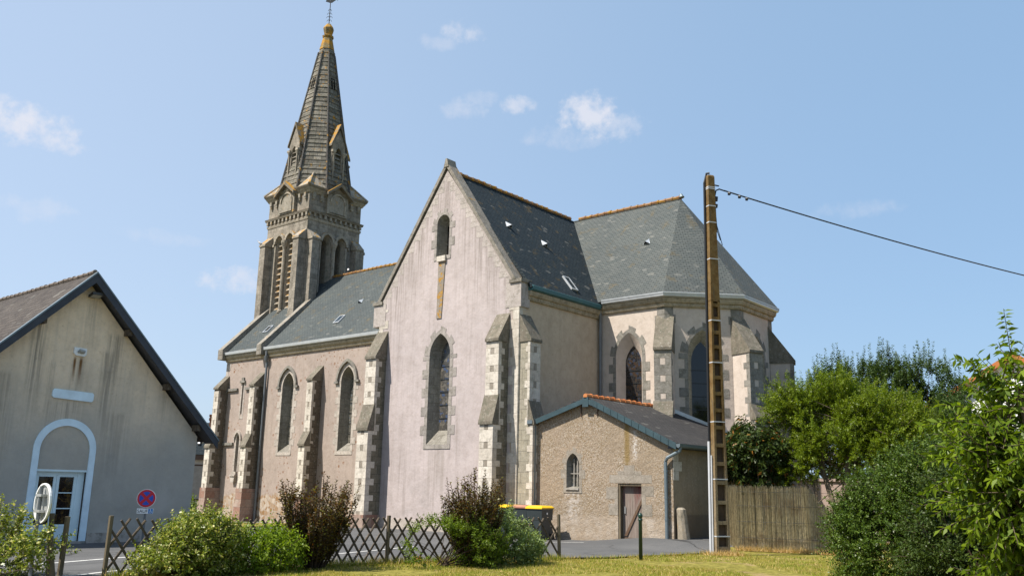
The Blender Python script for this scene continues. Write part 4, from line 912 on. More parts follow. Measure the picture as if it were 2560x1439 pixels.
b = MB(); b.tube([Fh.P(10.36, 4.9, .09), Fh.P(10.50, 4.89, .09)], [.055, .045], 8); b.tube([Fh.P(10.33, 4.88, .05), Fh.P(10.5, 4.86, .05)], .03, 6); b.build('siren', 'lamp_lens', o)
b = MB(); b.prism([Fh.P(10.42, 6.36, .05), Fh.P(10.72, 6.36, .05), Fh.P(10.72, 6.42, .30), Fh.P(10.42, 6.42, .30)], (0, 0, .06)); Fh.box(b, 10.5, 10.62, 6.36, 6.44, 0, .08); o = b.build('floodlight', 'lamp_grey', HA)
b = MB(); b.face([Fh.P(10.45, 6.355, .07), Fh.P(10.69, 6.355, .07), Fh.P(10.69, 6.412, .28), Fh.P(10.45, 6.412, .28)]); b.build('lens', 'lamp_lens', o)
vx = .34; kh = (6.98-2.80)/4.0
for s in (1, -1):
    roof('roof', 'slate_hall', [(HX-16.4, HY+s*4.02, 2.80), (HX+vx, HY+s*4.02, 2.80), (HX+vx, HY, 7.0), (HX-16.4, HY, 7.0)], HA, .07)
    b = MB(); b.prism([Fh.P(HY+s*y, z, vx+.003) for y, z in ((4.06, 2.55), (0, 6.72), (0, 6.99), (4.06, 2.78))], Fh.n*.03); b.build('bargeboard', 'dark_fascia', HA)
    b = MB(); b.prism([Fh.P(HY+s*y, z, vx) for y, z in ((3.98, 2.70), (0.0, 6.86), (0.0, 6.91), (3.98, 2.75))], Fh.n*-(vx+.2)); b.build('soffit', 'soffit', HA)
    b = MB(); b.prism([Fh.P(HY+s*y, z, vx+.05) for y, z in ((4.08, 2.76), (0, 6.97), (0, 7.02), (4.08, 2.81))], Fh.n*-.12); b.build('verge_trim', 'zinc', HA)
    for d in (1.13, 2.42, 3.45):
        z = 6.85-d*1.05; b = MB(); Fh.box(b, *sorted((HY+s*d-.045, HY+s*d+.045)), z-.20, z-.03, -.05, vx-.04); b.build('purlin', 'fence_wood', HA)
ridge('ridge_tiles', (HX-16, HY, 7.02), (HX+vx-.02, HY, 7.02), 'hall_ridge', HA, .06, .3)

# ------------------------------------------------------------------ house in the gap, white house on the right, pink garden wall
vd = Vector((-.856, .517, 0)); vr = Vector((.517, .856, 0))     # away from the camera / to its right
HB = thing('slate_house', 'pale house with tall brick chimney seen in the gap between hall and church', 'house', (-53.06, 32.08, 0))
Fg = Fr(Vector((-53.06, 32.08, 0)), vr)
b = MB(); wall(b, Fg, [(-3.5, -1), (3, -1), (3, 3.2), (-3.5, 3.2)]); b.prism([Fg.P(-3.5, -1, -.02), Fg.P(3, -1, -.02), Fg.P(3, 3.2, -.02), Fg.P(-3.5, 3.2, -.02)], Fg.n*-6); b.build('wall', 'cream_wall', HB)
b = MB(); b.prism([Fg.P(-3.6, z, w) for w, z in ((.25, 3.35), (-3, 5.6), (-6.2, 3.35), (-3, 5.45))], Fg.u*6.8); b.build('roof', 'slate', HB)
b = MB(); Fg.box(b, -3.6, 3.2, 3.0, 3.32, .01, .24); b.build('eaves_trim', 'brown_trim', HB)
b = MB(); Fg.box(b, .20, 1.25, 3.5, 6.05, -2.9, -2.0); Fg.box(b, .15, 1.30, 5.75, 5.87, -2.95, -1.95); Fg.box(b, .15, 1.30, 6.0, 6.1, -2.95, -1.95); b.build('chimney', 'brick_red', HB)
b = MB(); Fg.box(b, -.9, .72, .45, 2.72, .02, .06); o = b.build('window_frame', 'brown_trim', HB); b = MB(); Fg.box(b, -.82, .64, .55, 2.62, .03, .085); b.build('shutter', 'shutter', o)
for u in (-.42, .08): b = MB(); b.obox(Fg.P(u, 4.02, -.62), Fg.u*.14, Vector((0, 0, .55))+Fg.n*-.75, Fg.n*.08+Vector((0, 0, .06))); b.build('skylight', 'sign_white', HB)

Fw_ = Fr(Vector((-6.8, 37.39, 0)), (.98, .18, 0)); WH = thing('white_house', 'white gabled house with orange tile roof behind the trees', 'house', (-6.8, 37.39, 0))
b = MB(); wall(b, Fw_, [(-4.0, -.5), (4.0, -.5), (4.0, 4.3), (0, 6.7), (-4.0, 4.3)]); Fw3 = Fr(Fw_.P(-4, 0, 0), -Fw_.n*-1 if False else Fw_.n); wall(b, Fw3, [(-8, -.5), (0, -.5), (0, 4.3), (-8, 4.3)]); b.build('wall', 'white_wall', WH)
b = MB()
for s in (-1, 1): b.prism([Fw_.P(s*4.5, 4.18, .3), Fw_.P(s*4.5, 3.98, .3), Fw_.P(0, 6.72, .3), Fw_.P(0, 6.96, .3)], Fw_.n*-8.5)
b.build('roof', 'house_tile', WH)
for u in (-1.2, 1.4): b = MB(); Fw_.box(b, u-.45, u+.45, 3.2, 4.5, .005, .06); o = b.build('window', 'shutter', WH); b = MB(); Fw_.box(b, u-.38, u+.38, 3.27, 4.43, .01, .07); b.build('pane', 'glass_dark', o)
b = MB(); Fp = Fr((-13.6, 33.0, 0), (.92, .38, 0)); Fp.box(b, 0, 9, -.3, 2.1, -.2, 0); Fp.box(b, -.02, 9.02, 2.1, 2.2, -.24, .05)
tag(b.build('garden_wall', 'pink_wall'), 'pink rendered garden wall glimpsed under the tree behind the reed screen', 'wall')

# ------------------------------------------------------------------ ground, road, lawn
EDGE = [(-16.6, -6), (-16.2, 0), (-15.95, 5), (-15.6, 7.4), (-15.0, 9.6), (-14.95, 11.1), (-14.85, 13.2), (-14.3, 15.0), (-13.45, 17.6), (-12.62, 19.2), (-12.25, 21.2), (-12.05, 22.5), (-12.1, 23.6), (-12.3, 25.0), (-12.3, 33)]
def edge_x(y):
    for (x0, y0), (x1, y1) in zip(EDGE, EDGE[1:]):
        if y0 <= y <= y1: t = (y-y0)/(y1-y0); return x0+(x1-x0)*t
    return EDGE[0][0] if y < EDGE[0][1] else EDGE[-1][0]
def sheet(name, xs, ys, dz, m_, keep=None):
    b = MB(); idx = {}; 
    for i, x in enumerate(xs):
        for j, y in enumerate(ys): idx[i, j] = len(b.v); b.v.append((x, y, gz(x, y)+dz))
    for i in range(len(xs)-1):
        for j in range(len(ys)-1):
            if keep is None or keep((xs[i]+xs[i+1])/2, (ys[j]+ys[j+1])/2): b.f.append([idx[i, j], idx[i+1, j], idx[i+1, j+1], idx[i, j+1]]); b.m.append(0)
    return b.build(name, m_)
far = [-900, -400, -200, -120, -80]; nx = far+[-60+i*1.0 for i in range(81)]+[40, 80, 150, 300, 900]; ny = [-300, -100, -40]+[-20+i*1.0 for i in range(81)]+[80, 120, 200, 400, 900]
struct(sheet('ground', nx, ny, -.035, 'lawn'))
b = MB(); ys = [-6+i*.2 for i in range(196)]; nxs = 60
for j, y in enumerate(ys):
    e = edge_x(y)+.10*mnoise.noise(Vector((y*1.1, 0, 3)))+.05*mnoise.noise(Vector((y*4, 0, 9)))
    for i in range(nxs+1):
        x = -62+(e+62)*(i/nxs)**.6; b.v.append((x, y, gz(x, y)+.006))
for j in range(len(ys)-1):
    for i in range(nxs): a = j*(nxs+1)+i; b.f.append([a, a+1, a+nxs+2, a+nxs+1]); b.m.append(0)
struct(b.build('road', 'asphalt'))
def line(name, pts, w):
    b = MB(); pts = [Vector(p) for p in pts]; k = len(pts)
    for i in range(k-1):
        d = (pts[i+1]-pts[i]); n_ = max(1, int(d.length/.5)); nn = Vector((-d.y, d.x, 0)).normalized()*w/2
        for q in range(n_):
            A_ = pts[i]+d*q/n_; B_ = pts[i]+d*(q+1)/n_
            b.face([(p.x, p.y, gz(p.x, p.y)+.010) for p in (A_-nn, A_+nn, B_+nn, B_-nn)][::-1])
    return struct(b.build(name, 'paint_line'))
line('road_marking', [(-18.35, 4, 0), (-18.36, 8.1, 0), (-19.2, 10.7, 0), (-20.3, 14, 0)], .12)
line('road_marking', [(-15.9, 5, 0), (-15.85, 7.43, 0), (-16.5, 8.9, 0), (-17.0, 11.5, 0)], .10)
line('road_marking', [(-17.2, 14.2, 0), (-17.6, 15.7, 0), (-18.15, 17.7, 0)], .10); line('road_marking', [(-18.3, 21.9, 0), (-17.0, 22.6, 0), (-16.3, 23.0, 0)], .08)
ys2 = [15.5+i*.5 for i in range(23)]
b = MB()
def lawnx(y): return -29.2 if y < 22 else -27.9
for j, y in enumerate(ys2):
    for i in range(13): x = -46+(lawnx(y)+46)*i/12; b.v.append((x, y, gz(x, y)+.05))
for j in range(len(ys2)-1):
    for i in range(12): a = j*13+i; b.f.append([a, a+1, a+14, a+13]); b.m.append(0)
struct(b.build('lawn', 'lawn'))
b = MB(); b.v = []
xs2 = [-46+i for i in range(19)]
for x in xs2:
    for y in (26.3, 27.3): b.v.append((x, y, gz(x, y)+.075))
for i in range(len(xs2)-1): b.f.append([i*2, i*2+2, i*2+3, i*2+1]); b.m.append(0)
struct(b.build('pavement', 'kerb'))

# ------------------------------------------------------------------ concrete pole, cables, power line
PO = thing('utility_pole', 'tall tapering concrete pole with ladder-like recesses beside the reed screen', 'utility pole', (-11.52, 22.62, 0))
PX, PY, PT = -11.52, 22.62, 10.72
def pdim(z): t = z/PT; return (.135-.04*t, .21-.105*t)      # half sizes in x and y
b = MB(); zs_ = [0, .42]; k = .42
for i in range(14): k += .545-.012*i; zs_ += [k-.10, k]
zs_ = [z for z in zs_ if z < 7.35]
def rect(z, hx0, hx1, hy): return [(PX+hx0, PY-hy, z), (PX+hx1, PY-hy, z), (PX+hx1, PY+hy, z), (PX+hx0, PY+hy, z)]
hx = lambda z: pdim(z)[0]; hy = lambda z: pdim(z)[1]
zt = zs_[-1]
b.loft([rect(z, -.035, .035, hy(z)-.03) for z in (-.2, zt)], 1)                  # web
for s in (-1, 1):                                                                 # two flanges
    b.loft([[(PX-hx(z), PY+s*hy(z)-.065*(s > 0), z), (PX+hx(z), PY+s*hy(z)-.065*(s > 0), z), (PX+hx(z), PY+s*hy(z)+.065*(s < 0), z), (PX-hx(z), PY+s*hy(z)+.065*(s < 0), z)] for z in (-.2, zt)])
zb = -.2
b.loft([rect(z, -hx(z)+.004, hx(z)-.004, hy(z)-.06) for z in (-.2, .2)])
for i in range(1, len(zs_)-1, 2):                                                 # rungs
    z0, z1 = zs_[i+1]-.10, zs_[i+1]
    b.loft([rect(z, -hx(z)+.004, hx(z)-.004, hy(z)-.06) for z in (z0, z1)])
b.loft([rect(z, -hx(z), hx(z), hy(z)) for z in (zt-.05, PT-.05)]+[rect(PT, -hx(PT)+.02, hx(PT)-.02, hy(PT)-.02)])
b.build('shaft', ['pole_concrete', 'pole_recess'], PO)
b = MB(); b.tube([(PX-hx(z)*.72, PY-hy(z)-.035, z) for z in (2.95, 5, 8, 10.5)]+[(PX-hx(PT)*.6, PY-hy(PT)*.6, 10.80), (PX-.0, PY-.0, 10.80)], .035, 8); b.tube([(PX-hx(z)-.03, PY-hy(z)*.6, z) for z in (0.2, 5, 10.3)], .02, 6); b.build('cable', 'cable_black', PO)
b = MB(); b.tube([(PX-hx(0)*.5, PY-hy(0)-.06, -.05), (PX-hx(2.95)*.7, PY-hy(2.95)-.045, 2.98)], .038, 10); b.tube([(PX-hx(0)*.5+.075, PY-hy(0)-.035, .0), (PX-hx(2.7)*.6+.08, PY-hy(2.7)-.03, 2.6)], .022, 8); b.build('conduit', 'pvc_white', PO)
for z in (10.33, 10.28, 9.75, 9.25, 8.15, 6.35, 5.15, 3.5, 1.95, .45):
    b = MB(); b.loft([rect(q, -hx(q)-.006, hx(q)+.006, hy(q)+.006) for q in (z, z+.028)]); b.build('strap', 'pvc_white', PO)
PO.rotation_euler = (0, 0, R(-31)); b = MB(); EX = Vector((0, 1, 0)); EY = Vector((1, 0, 0)); e = Vector((PX-.02, PY+hy(10.3)+.02, 0)); V3 = lambda a, b_, c: EX*a+EY*b_+Vector((0, 0, c))
b.tube([e+V3(0, .02, 10.45), e+V3(.16, .05, 10.43)], .02, 6); b.tube([e+V3(.05, .05, 9.0), e+V3(.03, .03, 9.5), e+V3(.03, .02, 10.1), e+V3(.06, .04, 10.28), e+V3(.16, .06, 10.33), e+V3(.34, .08, 10.29)], .022, 6)
b.tube([e+V3(.04, .04, 9.95), e+V3(.05, .05, 10.08)], .06, 8); b.tube([e+V3(.04, .04, 9.75), e+V3(.05, .05, 9.85)], .05, 8); b.tube([e+V3(.05, .05, 9.05), e+V3(.12, .1, 8.75)], .012, 5); b.tube([e+V3(.05, .05, 9.2), e+V3(.17, .12, 8.6)], .012, 5)
b.build('bracket', 'cable_black', PO)
b = MB(); po = Vector((PX, PY, 0)); A_ = po+Matrix.Rotation(R(-31), 3, 'Z') @ (e+V3(.30, .08, 10.30)-po); B_ = Vector((-.2, 48.3, 9.28)); pts = []
for i in range(41):
    t = i/40; p = A_.lerp(B_, t); p.z -= 4*.35*t*(1-t); pts.append(p)
b.tube(pts, .021, 6)
for t in (.006, .020, .030): p = A_.lerp(B_, t); p.z -= 4*.35*t*(1-t)+.05; b.tube([p, p+Vector((.06, .01, -.012))], .055, 8)
tag(b.build('power_line', 'cable_black'), 'black sagging overhead cable running from the concrete pole across the sky', 'cable')

# ------------------------------------------------------------------ bollard, stone post, bins
BO = thing('bollard', 'slim dark green metal bollard at the grass edge before the old door', 'bollard', (-11.99, 19.32, 0)); x, y = BO.location.x, BO.location.y
b = MB(); b.tube([(x, y, -.05), (x, y, .88), (x, y, .90), (x, y, .93), (x, y, .95)], [.048, .044, .055, .055, .04], 12); b.build('post', 'bollard_green', BO, True)
b = MB(); b.tube([(x, y, .94), (x, y, .96), (x, y, 1.0), (x, y, 1.04), (x, y, 1.075), (x, y, 1.085)], [.03, .045, .058, .055, .03, .005], 12); b.build('knob', 'bollard_green', BO, True)
b = MB(); rg = []
for z, rx, dx in ((.1, .20, 0), (.4, .18, -.02), (.7, .165, -.045), (.95, .155, -.07), (1.08, .15, -.09), (1.14, .09, -.1)):
    rg.append([Vector((-13.74+dx+rx*(1+.1*mnoise.noise(Vector((k, z*3, 1))))*math.cos(k*math.pi/5), 24.62+rx*math.sin(k*math.pi/5), z+.03*mnoise.noise(Vector((k, z, 5))))) for k in range(10)])
b.loft(rg); tag(b.build('stone_post', 'old_stone', None, False, (-13.62, 24.62, 0)), 'worn leaning stone stump beside the sacristy downpipe', 'stone post')
def bin_(x, y, rz, lid, label, z0=0):
    t = thing('wheeled_bin', label, 'bin', (x, y, z0), 'wheeled bins by the church wall'); t.rotation_euler = (0, 0, rz)
    def bd(b, name, m_):
        me = b.build(name, m_, None); me.parent = t; return me
    b = MB(); b.loft([[(-.24, -.30, .06), (.24, -.30, .06), (.24, .28, .06), (-.24, .28, .06)], [(-.26, -.33, .62), (.26, -.33, .62), (.26, .31, .62), (-.26, .31, .62)], [(-.285, -.335, .62), (.285, -.335, .62), (.285, .345, .62), (-.285, .345, .62)], [(-.295, -.36, .98), (.295, -.36, .98), (.295, .36, .98), (-.295, .36, .98)]]); bd(b, 'body', 'bin_plastic')
    b = MB(); b.loft([[(-.315, -.39, .98), (.315, -.39, .98), (.315, .40, .98), (-.315, .40, .98)], [(-.315, -.39, 1.02), (.315, -.39, 1.02), (.315, .40, 1.02), (-.315, .40, 1.02)], [(-.25, -.30, 1.075), (.25, -.30, 1.075), (.25, .33, 1.075), (-.25, .33, 1.075)]]); bd(b, 'lid', lid)
    b = MB(); b.tube([(-.26, .44, .97), (.26, .44, .97)], .018, 8); b.tube([(-.22, .36, .97), (-.22, .44, .97)], .018, 6); b.tube([(.22, .36, .97), (.22, .44, .97)], .018, 6); bd(b, 'handle', 'bin_plastic')
    for s in (-1, 1): b = MB(); b.tube([(s*.26, .30, .10), (s*.31, .30, .10)], .10, 14); bd(b, 'wheel', 'black_letter')
    b = MB(); b.box(.297, .300, -.05, .02, .80, .86); bd(b, 'sticker', 'sign_white')
    return t
bin_(-18.42, 23.50, .12, 'yellow_lid', 'yellow lidded grey wheeled bin standing clear at the sacristy corner')
bin_(-19.12, 23.62, .05, 'orange_lid', 'wheeled bin with faded orange lid between the two yellow lidded bins')
bin_(-19.75, 23.45, -.05, 'yellow_lid', 'yellow lidded wheeled bin half hidden behind the tall copper bush')

# ------------------------------------------------------------------ signs
NS = thing('no_stopping_sign', 'red and blue round no stopping sign with SAUF plate before the hall wall', 'road sign', (-22.55, 12.12, 0)); sc = Vector((-22.55, 12.12, 1.16))
nrm = Vector((.80, -.60, 0)); Fq = Fr(sc+nrm*.05-Vector((0, 0, 0)), Vector((.60, .80, 0)))
def disc(b, F, r, w0, w1, n=32, uu=0, zz=0, m=0): b.prism([F.P(uu+r*math.cos(2*math.pi*k/n), zz+r*math.sin(2*math.pi*k/n), w0) for k in range(n)], F.n*(w1-w0), m)
b = MB(); b.tube([(sc.x, sc.y, -.1), (sc.x, sc.y, 1.4)], .03, 8); b.build('post', 'galvanised', NS)
b = MB(); disc(b, Fq, .235, -.01, .010); disc(b, Fq, .223, .010, .014, m=1)
for k in range(4):
    a = k*math.pi/2; pts = [(.05*math.cos(a), .05*math.sin(a))]+[(.172*math.cos(a+t), .172*math.sin(a+t)) for t in np.linspace(-.56, .56, 9)]
    b.prism([Fq.P(x, z, .014) for x, z in pts], Fq.n*.004, 2)
b.build('disc', ['sign_white', 'sign_red', 'sign_blue'], NS)
b = MB(); Fq.box(b, -.20, .20, -.385, -.255, -.005, .010); o = b.build('plate', 'sign_white', NS)
b = MB(); Fq.box(b, .078, .19, -.38, -.26, .010, .014); o2 = b.build('symbol_panel', 'sign_light_blue', o)
b = MB(); disc(b, Fq, .011, .014, .016, 10, .128, -.28)
for pth in (((.128, -.293), (.128, -.325), (.155, -.327), (.165, -.357)), ((.128, -.307), (.151, -.307))): b.tube([Fq.P(x, z, .0155) for x, z in pth], .005, 5)
b.tube([Fq.P(.131+.026*math.cos(t), -.340+.026*math.sin(t), .0155) for t in np.linspace(2.2, 6.0, 12)], .004, 5); b.build('symbol', 'sign_white', o)
def text(s, F, u, z, size, w, m_, parent, name='lettering'):
    cu = bpy.data.curves.new('lettering', 'FONT'); cu.body = s; cu.size = size; cu.align_x = 'CENTER'; cu.extrude = .0012
    to = bpy.data.objects.new('lettering', cu); me = bpy.data.meshes.new_from_object(to); bpy.data.objects.remove(to)
    off = root_loc(parent)
    for v in me.vertices: q = F.P(u+v.co.x, z+v.co.y, w+v.co.z)-off; v.co = q
    me.materials.clear(); me.materials.append(M[m_]); o = bpy.data.objects.new(name, me); COL.objects.link(o); o.parent = parent; return o
text('SAUF', Fq, -.062, -.360, .112, .0125, 'black_letter', o)

RS = thing('round_sign', 'round road sign seen from its bare grey back above the variegated hedge', 'road sign', (-15.95, 6.74, 0)); sc = Vector((-15.95, 6.74, 1.20))
va = math.atan2(.40, -.92); na = R(-92); Fr_ = Fr(sc, Vector((-math.sin(na), math.cos(na), 0)))
# the bare back (+n of this frame) is turned to the viewer
b = MB(); disc(b, Fr_, .325, -.02, 0); o = b.build('disc', 'sign_back', RS)
b = MB(); n = 32
for k in range(n):
    a, c = 2*math.pi*k/n, 2*math.pi*(k+1)/n; b.prism([Fr_.P(r_*math.cos(t), r_*math.sin(t), 0) for r_, t in ((.305, a), (.33, a), (.33, c), (.305, c))], Fr_.n*.03)
b.build('rim', 'sign_white', o)
b = MB(); b.tube([Fr_.P(0, -1.3, .06), Fr_.P(0, .28, .06)], .032, 10); b.build('post', 'galvanised', RS)
for z in (-.13, .13): b = MB(); Fr_.box(b, -.12, .12, z-.02, z+.02, .0, .10); b.build('bracket', 'sign_back', RS)

# ------------------------------------------------------------------ fence, posts, reed screen
FP = [(-15.60, 7.75), (-15.1, 10.3), (-14.95, 12.2), (-14.77, 13.45), (-14.0, 15.6), (-13.2, 17.62)]
LF = thing('lattice_fence', 'weathered crisscross lattice fence along the grass edge between the bushes', 'fence', (-14.77, 13.45, 0))
seg = [0]
for (x0, y0), (x1, y1) in zip(FP, FP[1:]): seg.append(seg[-1]+math.hypot(x1-x0, y1-y0))
def fpt(s):
    s = max(0, min(seg[-1]-1e-6, s))
    for i in range(len(FP)-1):
        if seg[i] <= s <= seg[i+1]: t = (s-seg[i])/(seg[i+1]-seg[i]); return Vector((FP[i][0]+(FP[i+1][0]-FP[i][0])*t, FP[i][1]+(FP[i+1][1]-FP[i][1])*t, 0))
b = MB(); sp = .262; Hf = .93; rn = .60; n_ = int(seg[-1]/sp)
for k in range(-2, n_+3):
    for s in (1, -1):
        s0 = k*sp; s1 = s0+s*rn; z0, z1 = .04, Hf+random.uniform(-.02, .02)
        if s < 0 : s0 += .0
        lo, hi = 0.02, seg[-1]-.02
        ta, tb = 0., 1.
        for q in (lo, hi):
            t = (q-s0)/(s1-s0)
            if s0 < lo and s > 0 and q == lo: ta = max(ta, t)
            if s1 < lo and s < 0 and q == lo: tb = min(tb, t)
            if s1 > hi and s > 0 and q == hi: tb = min(tb, t)
            if s0 > hi and s < 0 and q == hi: ta = max(ta, t)
        if tb-ta < .12: continue
        if (s > 0 and s0 > hi) or (s < 0 and s0 < lo): continue
        if k > n_-5 and s > 0 and k % 2 == 0: continue       # the broken last bay
        P0 = fpt(s0+(s1-s0)*ta); P1 = fpt(s0+(s1-s0)*tb); d = (P1-P0).normalized(); nn = Vector((d.y, -d.x, 0))*(.02*s)
        P0 = P0+nn+Vector((0, 0, z0+(z1-z0)*ta)); P1 = P1+nn+Vector((0, 0, z0+(z1-z0)*tb)); mid = (P0+P1)/2+Vector((0, 0, random.uniform(-.01, .01)))
        b.tube([P0, mid, P1], [.023, .025, .022], 6)
b.build('lattice', 'fence_wood', LF)
for s in (0.02, 1.9, 3.9, 5.83, 7.6, seg[-1]):
    p = fpt(s); b = MB(); l = random.uniform(-.03, .03); h = .98 if s > .1 else 1.0
    if s == seg[-1]: l = -.04; h = 1.02
    b.tube([p+Vector((.03, -.03, -.1)), p+Vector((.03+l, -.03, h))], .042, 8); b.build('post', 'post_wood', LF)
for (x, y, l, h), lab in zip(((-16.02, 7.02, -.05, 1.03), (-15.86, 7.12, .01, .98), (-15.80, 7.0, -.09, .78)), ('tallest of the grey timber posts leaning at the left path opening', 'straight grey timber post at the left path opening', 'short split timber post leaning at the left path opening')):
    b = MB(); b.tube([(x, y, -.1), (x+l*.5, y+l, h*.6), (x+l, y+l*1.2, h)], [.05, .048, .045], 8); tag(b.build('timber_post', 'post_wood', None, False, (x, y, 0)), lab, 'post', 'timber posts at the path opening')
RF = thing('reed_screen', 'weathered brown reed screen fence beside the concrete pole', 'fence', (-12.15, 25.0, 0))
b = MB(); path = [(-13.2, 26.0), (-12.15, 24.98), (-11.2, 25.12), (-10.3, 25.45), (-9.6, 25.75), (-8.9, 25.95)]
tot = 0
for (x0, y0), (x1, y1) in zip(path, path[1:]):
    l = math.hypot(x1-x0, y1-y0); k = int(l/.008)
    for i in range(k):
        t = (i+random.random())/k; x = x0+(x1-x0)*t; y = y0+(y1-y0)*t; tt = (x+9.9)/2.3; droop = .62*ss(-10.25, -9.75, x)*(1-ss(-9.5, -9.2, x))
        h = 1.80-.25*0+random.gauss(0, .035)-droop*.9+.0*tt; j = random.uniform(-.02, .02); off = random.uniform(-.008, .008)
        w = random.uniform(.005, .009); a = random.random()*6
        p0 = Vector((x, y+off, random.uniform(.0, .08))); p1 = Vector((x+j, y+off+random.uniform(-.02, .02), h))
        b.tube([p0, p0.lerp(p1, .5)+Vector((random.uniform(-.008, .008), 0, 0)), p1], [w, w, w*.7], 3, cap=False)
b.build('canes', 'reed', RF)
for z in (.35, .8, 1.25, 1.65): b = MB(); b.tube([(x, y-.045, z) for x, y in path[1:]], .004, 4); b.build('binding_wire', 'iron', RF)
for x, y in path[:5]: b = MB(); b.tube([(x, y+.07, -.1), (x, y+.07, 1.6)], .04, 6); b.build('support_post', 'post_wood', RF)

# ------------------------------------------------------------------ pigeons
def pigeon(loc, ang, label, body, head):
    x, y, z = loc; d = Vector((math.cos(ang), math.sin(ang), 0)); sd_ = Vector((-d.y, d.x, 0)); P = Vector(loc); b = MB()
    rings = []
    for t, r_, h in ((-.20, .012, .06), (-.13, .03, .08), (-.06, .062, .11), (.02, .075, .14), (.08, .06, .18), (.115, .035, .22), (.125, .030, .245), (.14, .034, .268), (.16, .022, .272), (.185, .004, .262)):
        rings.append([P+d*t+sd_*(r_*math.cos(k*math.pi/4))+Vector((0, 0, h+r_*math.sin(k*math.pi/4))) for k in range(8)])
    b.loft(rings[:6], 0); b.loft(rings[5:], 1)
    for s in (-1, 1):
        b.loft([[P+d*t+sd_*s*(w+.008*q)+Vector((0, 0, h+q*.02-.01)) for q in (0, 1)]+[P+d*t+sd_*s*(w+.01)+Vector((0, 0, h+.03))] for t, w, h in ((-.2, .02, .07), (-.05, .062, .115), (.06, .06, .15))], 1)
        b.tube([P+sd_*s*.025+Vector((0, 0, 0)), P+sd_*s*.025+Vector((0, 0, .1))], .007, 5, 1)
    return tag(b.build('pigeon', [body, head], None, True, loc), label, 'bird', None)
pigeon((-40.35, YAX, 13.92), 2.4, 'white pigeon with dark wings sitting on the nave ridge by the belfry', 'pigeon_white', 'pigeon_dark')
pigeon((-45.75, 30.15, 15.86), -2.2, 'pale pigeon perched on the weathered top of the outer belfry buttress', 'pigeon_white', 'pigeon_white')
# ------------------------------------------------------------------ vegetation
def unit(a): return a/np.maximum(np.linalg.norm(a, axis=1, keepdims=True), 1e-9)
def leaf_mesh(name, P, Dv, Ln, Wd, m_, parent=None, origin=(0, 0, 0), tri=False, roll=.8):
    n = len(P); Dv = unit(Dv); h = unit(RNG.normal(size=(n, 3))*roll+np.array([0, 0, 1.])); sd_ = unit(np.cross(Dv, h)); nn = np.cross(sd_, Dv)
    Ln = np.asarray(Ln).reshape(-1, 1); Wd = np.asarray(Wd).reshape(-1, 1); off = np.array(origin)
    if tri: V = np.stack([P-sd_*Wd/2, P+sd_*Wd/2, P+Dv*Ln], 1)
    else: V = np.stack([P, P+Dv*Ln*.45+sd_*Wd/2+nn*Ln*.06, P+Dv*Ln-nn*Ln*.10, P+Dv*Ln*.45-sd_*Wd/2+nn*Ln*.06], 1)
    k = V.shape[1]; V = V.reshape(-1, 3)-off; me = bpy.data.meshes.new(name); me.vertices.add(len(V)); me.vertices.foreach_set('co', V.astype(np.float32).ravel())
    me.loops.add(n*k); me.loops.foreach_set('vertex_index', np.arange(n*k, dtype=np.int32)); me.polygons.add(n); me.polygons.foreach_set('loop_start', np.arange(0, n*k, k, dtype=np.int32)); me.polygons.foreach_set('loop_total', np.full(n, k, np.int32))
    me.update(calc_edges=True); me.materials.append(M[m_]); o = bpy.data.objects.new(name, me); COL.objects.link(o)
    if parent: o.parent = parent
    return o
def along(tw, step, L0, W0, ang=1.0, droop=0., lj=.3, start=.1, curl=0.):
    """leaves spiralling along twigs (p0, p1, p2 = bent line)"""
    P, Dv, Ln, Wd = [], [], [], []
    for p0, p1, p2 in tw:
        l = np.linalg.norm(p1-p0)+np.linalg.norm(p2-p1); k = max(2, int(l/step)); ph = random.random()*6
        for i in range(k):
            t = start+(1-start)*(i+random.random()*.5)/k; p = (1-t)**2*p0+2*t*(1-t)*p1+t*t*p2; d = (1-t)*(p1-p0)+t*(p2-p1); d = d/(np.linalg.norm(d)+1e-9)
            a = np.cross(d, (0.3, .5, .8)); a /= np.linalg.norm(a)+1e-9; c = np.cross(d, a); ph += 2.4; q = a*math.cos(ph)+c*math.sin(ph)
            P.append(p); Dv.append(d*(1-ang*.5)+q*ang+np.array([0, 0, -droop])+RNG.normal(size=3)*.18); s = random.uniform(1-lj, 1+lj)*(1-.35*t); Ln.append(L0*s); Wd.append(W0*s)
    return np.array(P), np.array(Dv), np.array(Ln), np.array(Wd)
def absorb(c, *others):
    """twigs and branches belong to the crown: one mesh, its own bark material"""
    bm = bmesh.new(); bm.from_mesh(c.data)
    for o in others:
        k = len(bm.faces); me = o.data; mt = me.materials[0]; idx = len(c.data.materials); c.data.materials.append(mt)
        bm.from_mesh(me); bm.faces.ensure_lookup_table()
        for f in bm.faces[k:]: f.material_index = idx
        bpy.data.objects.remove(o); bpy.data.meshes.remove(me)
    bm.to_mesh(c.data); bm.free()
def stems(tw, r, name, m_, parent, root):
    b = MB()
    for p0, p1, p2 in tw: b.tube([Vector(p0), Vector(p0*.25+p1*.5+p2*.25), Vector(p2)], [r, r*.75, r*.35], 4, cap=False)
    return b.build(name, m_, parent)
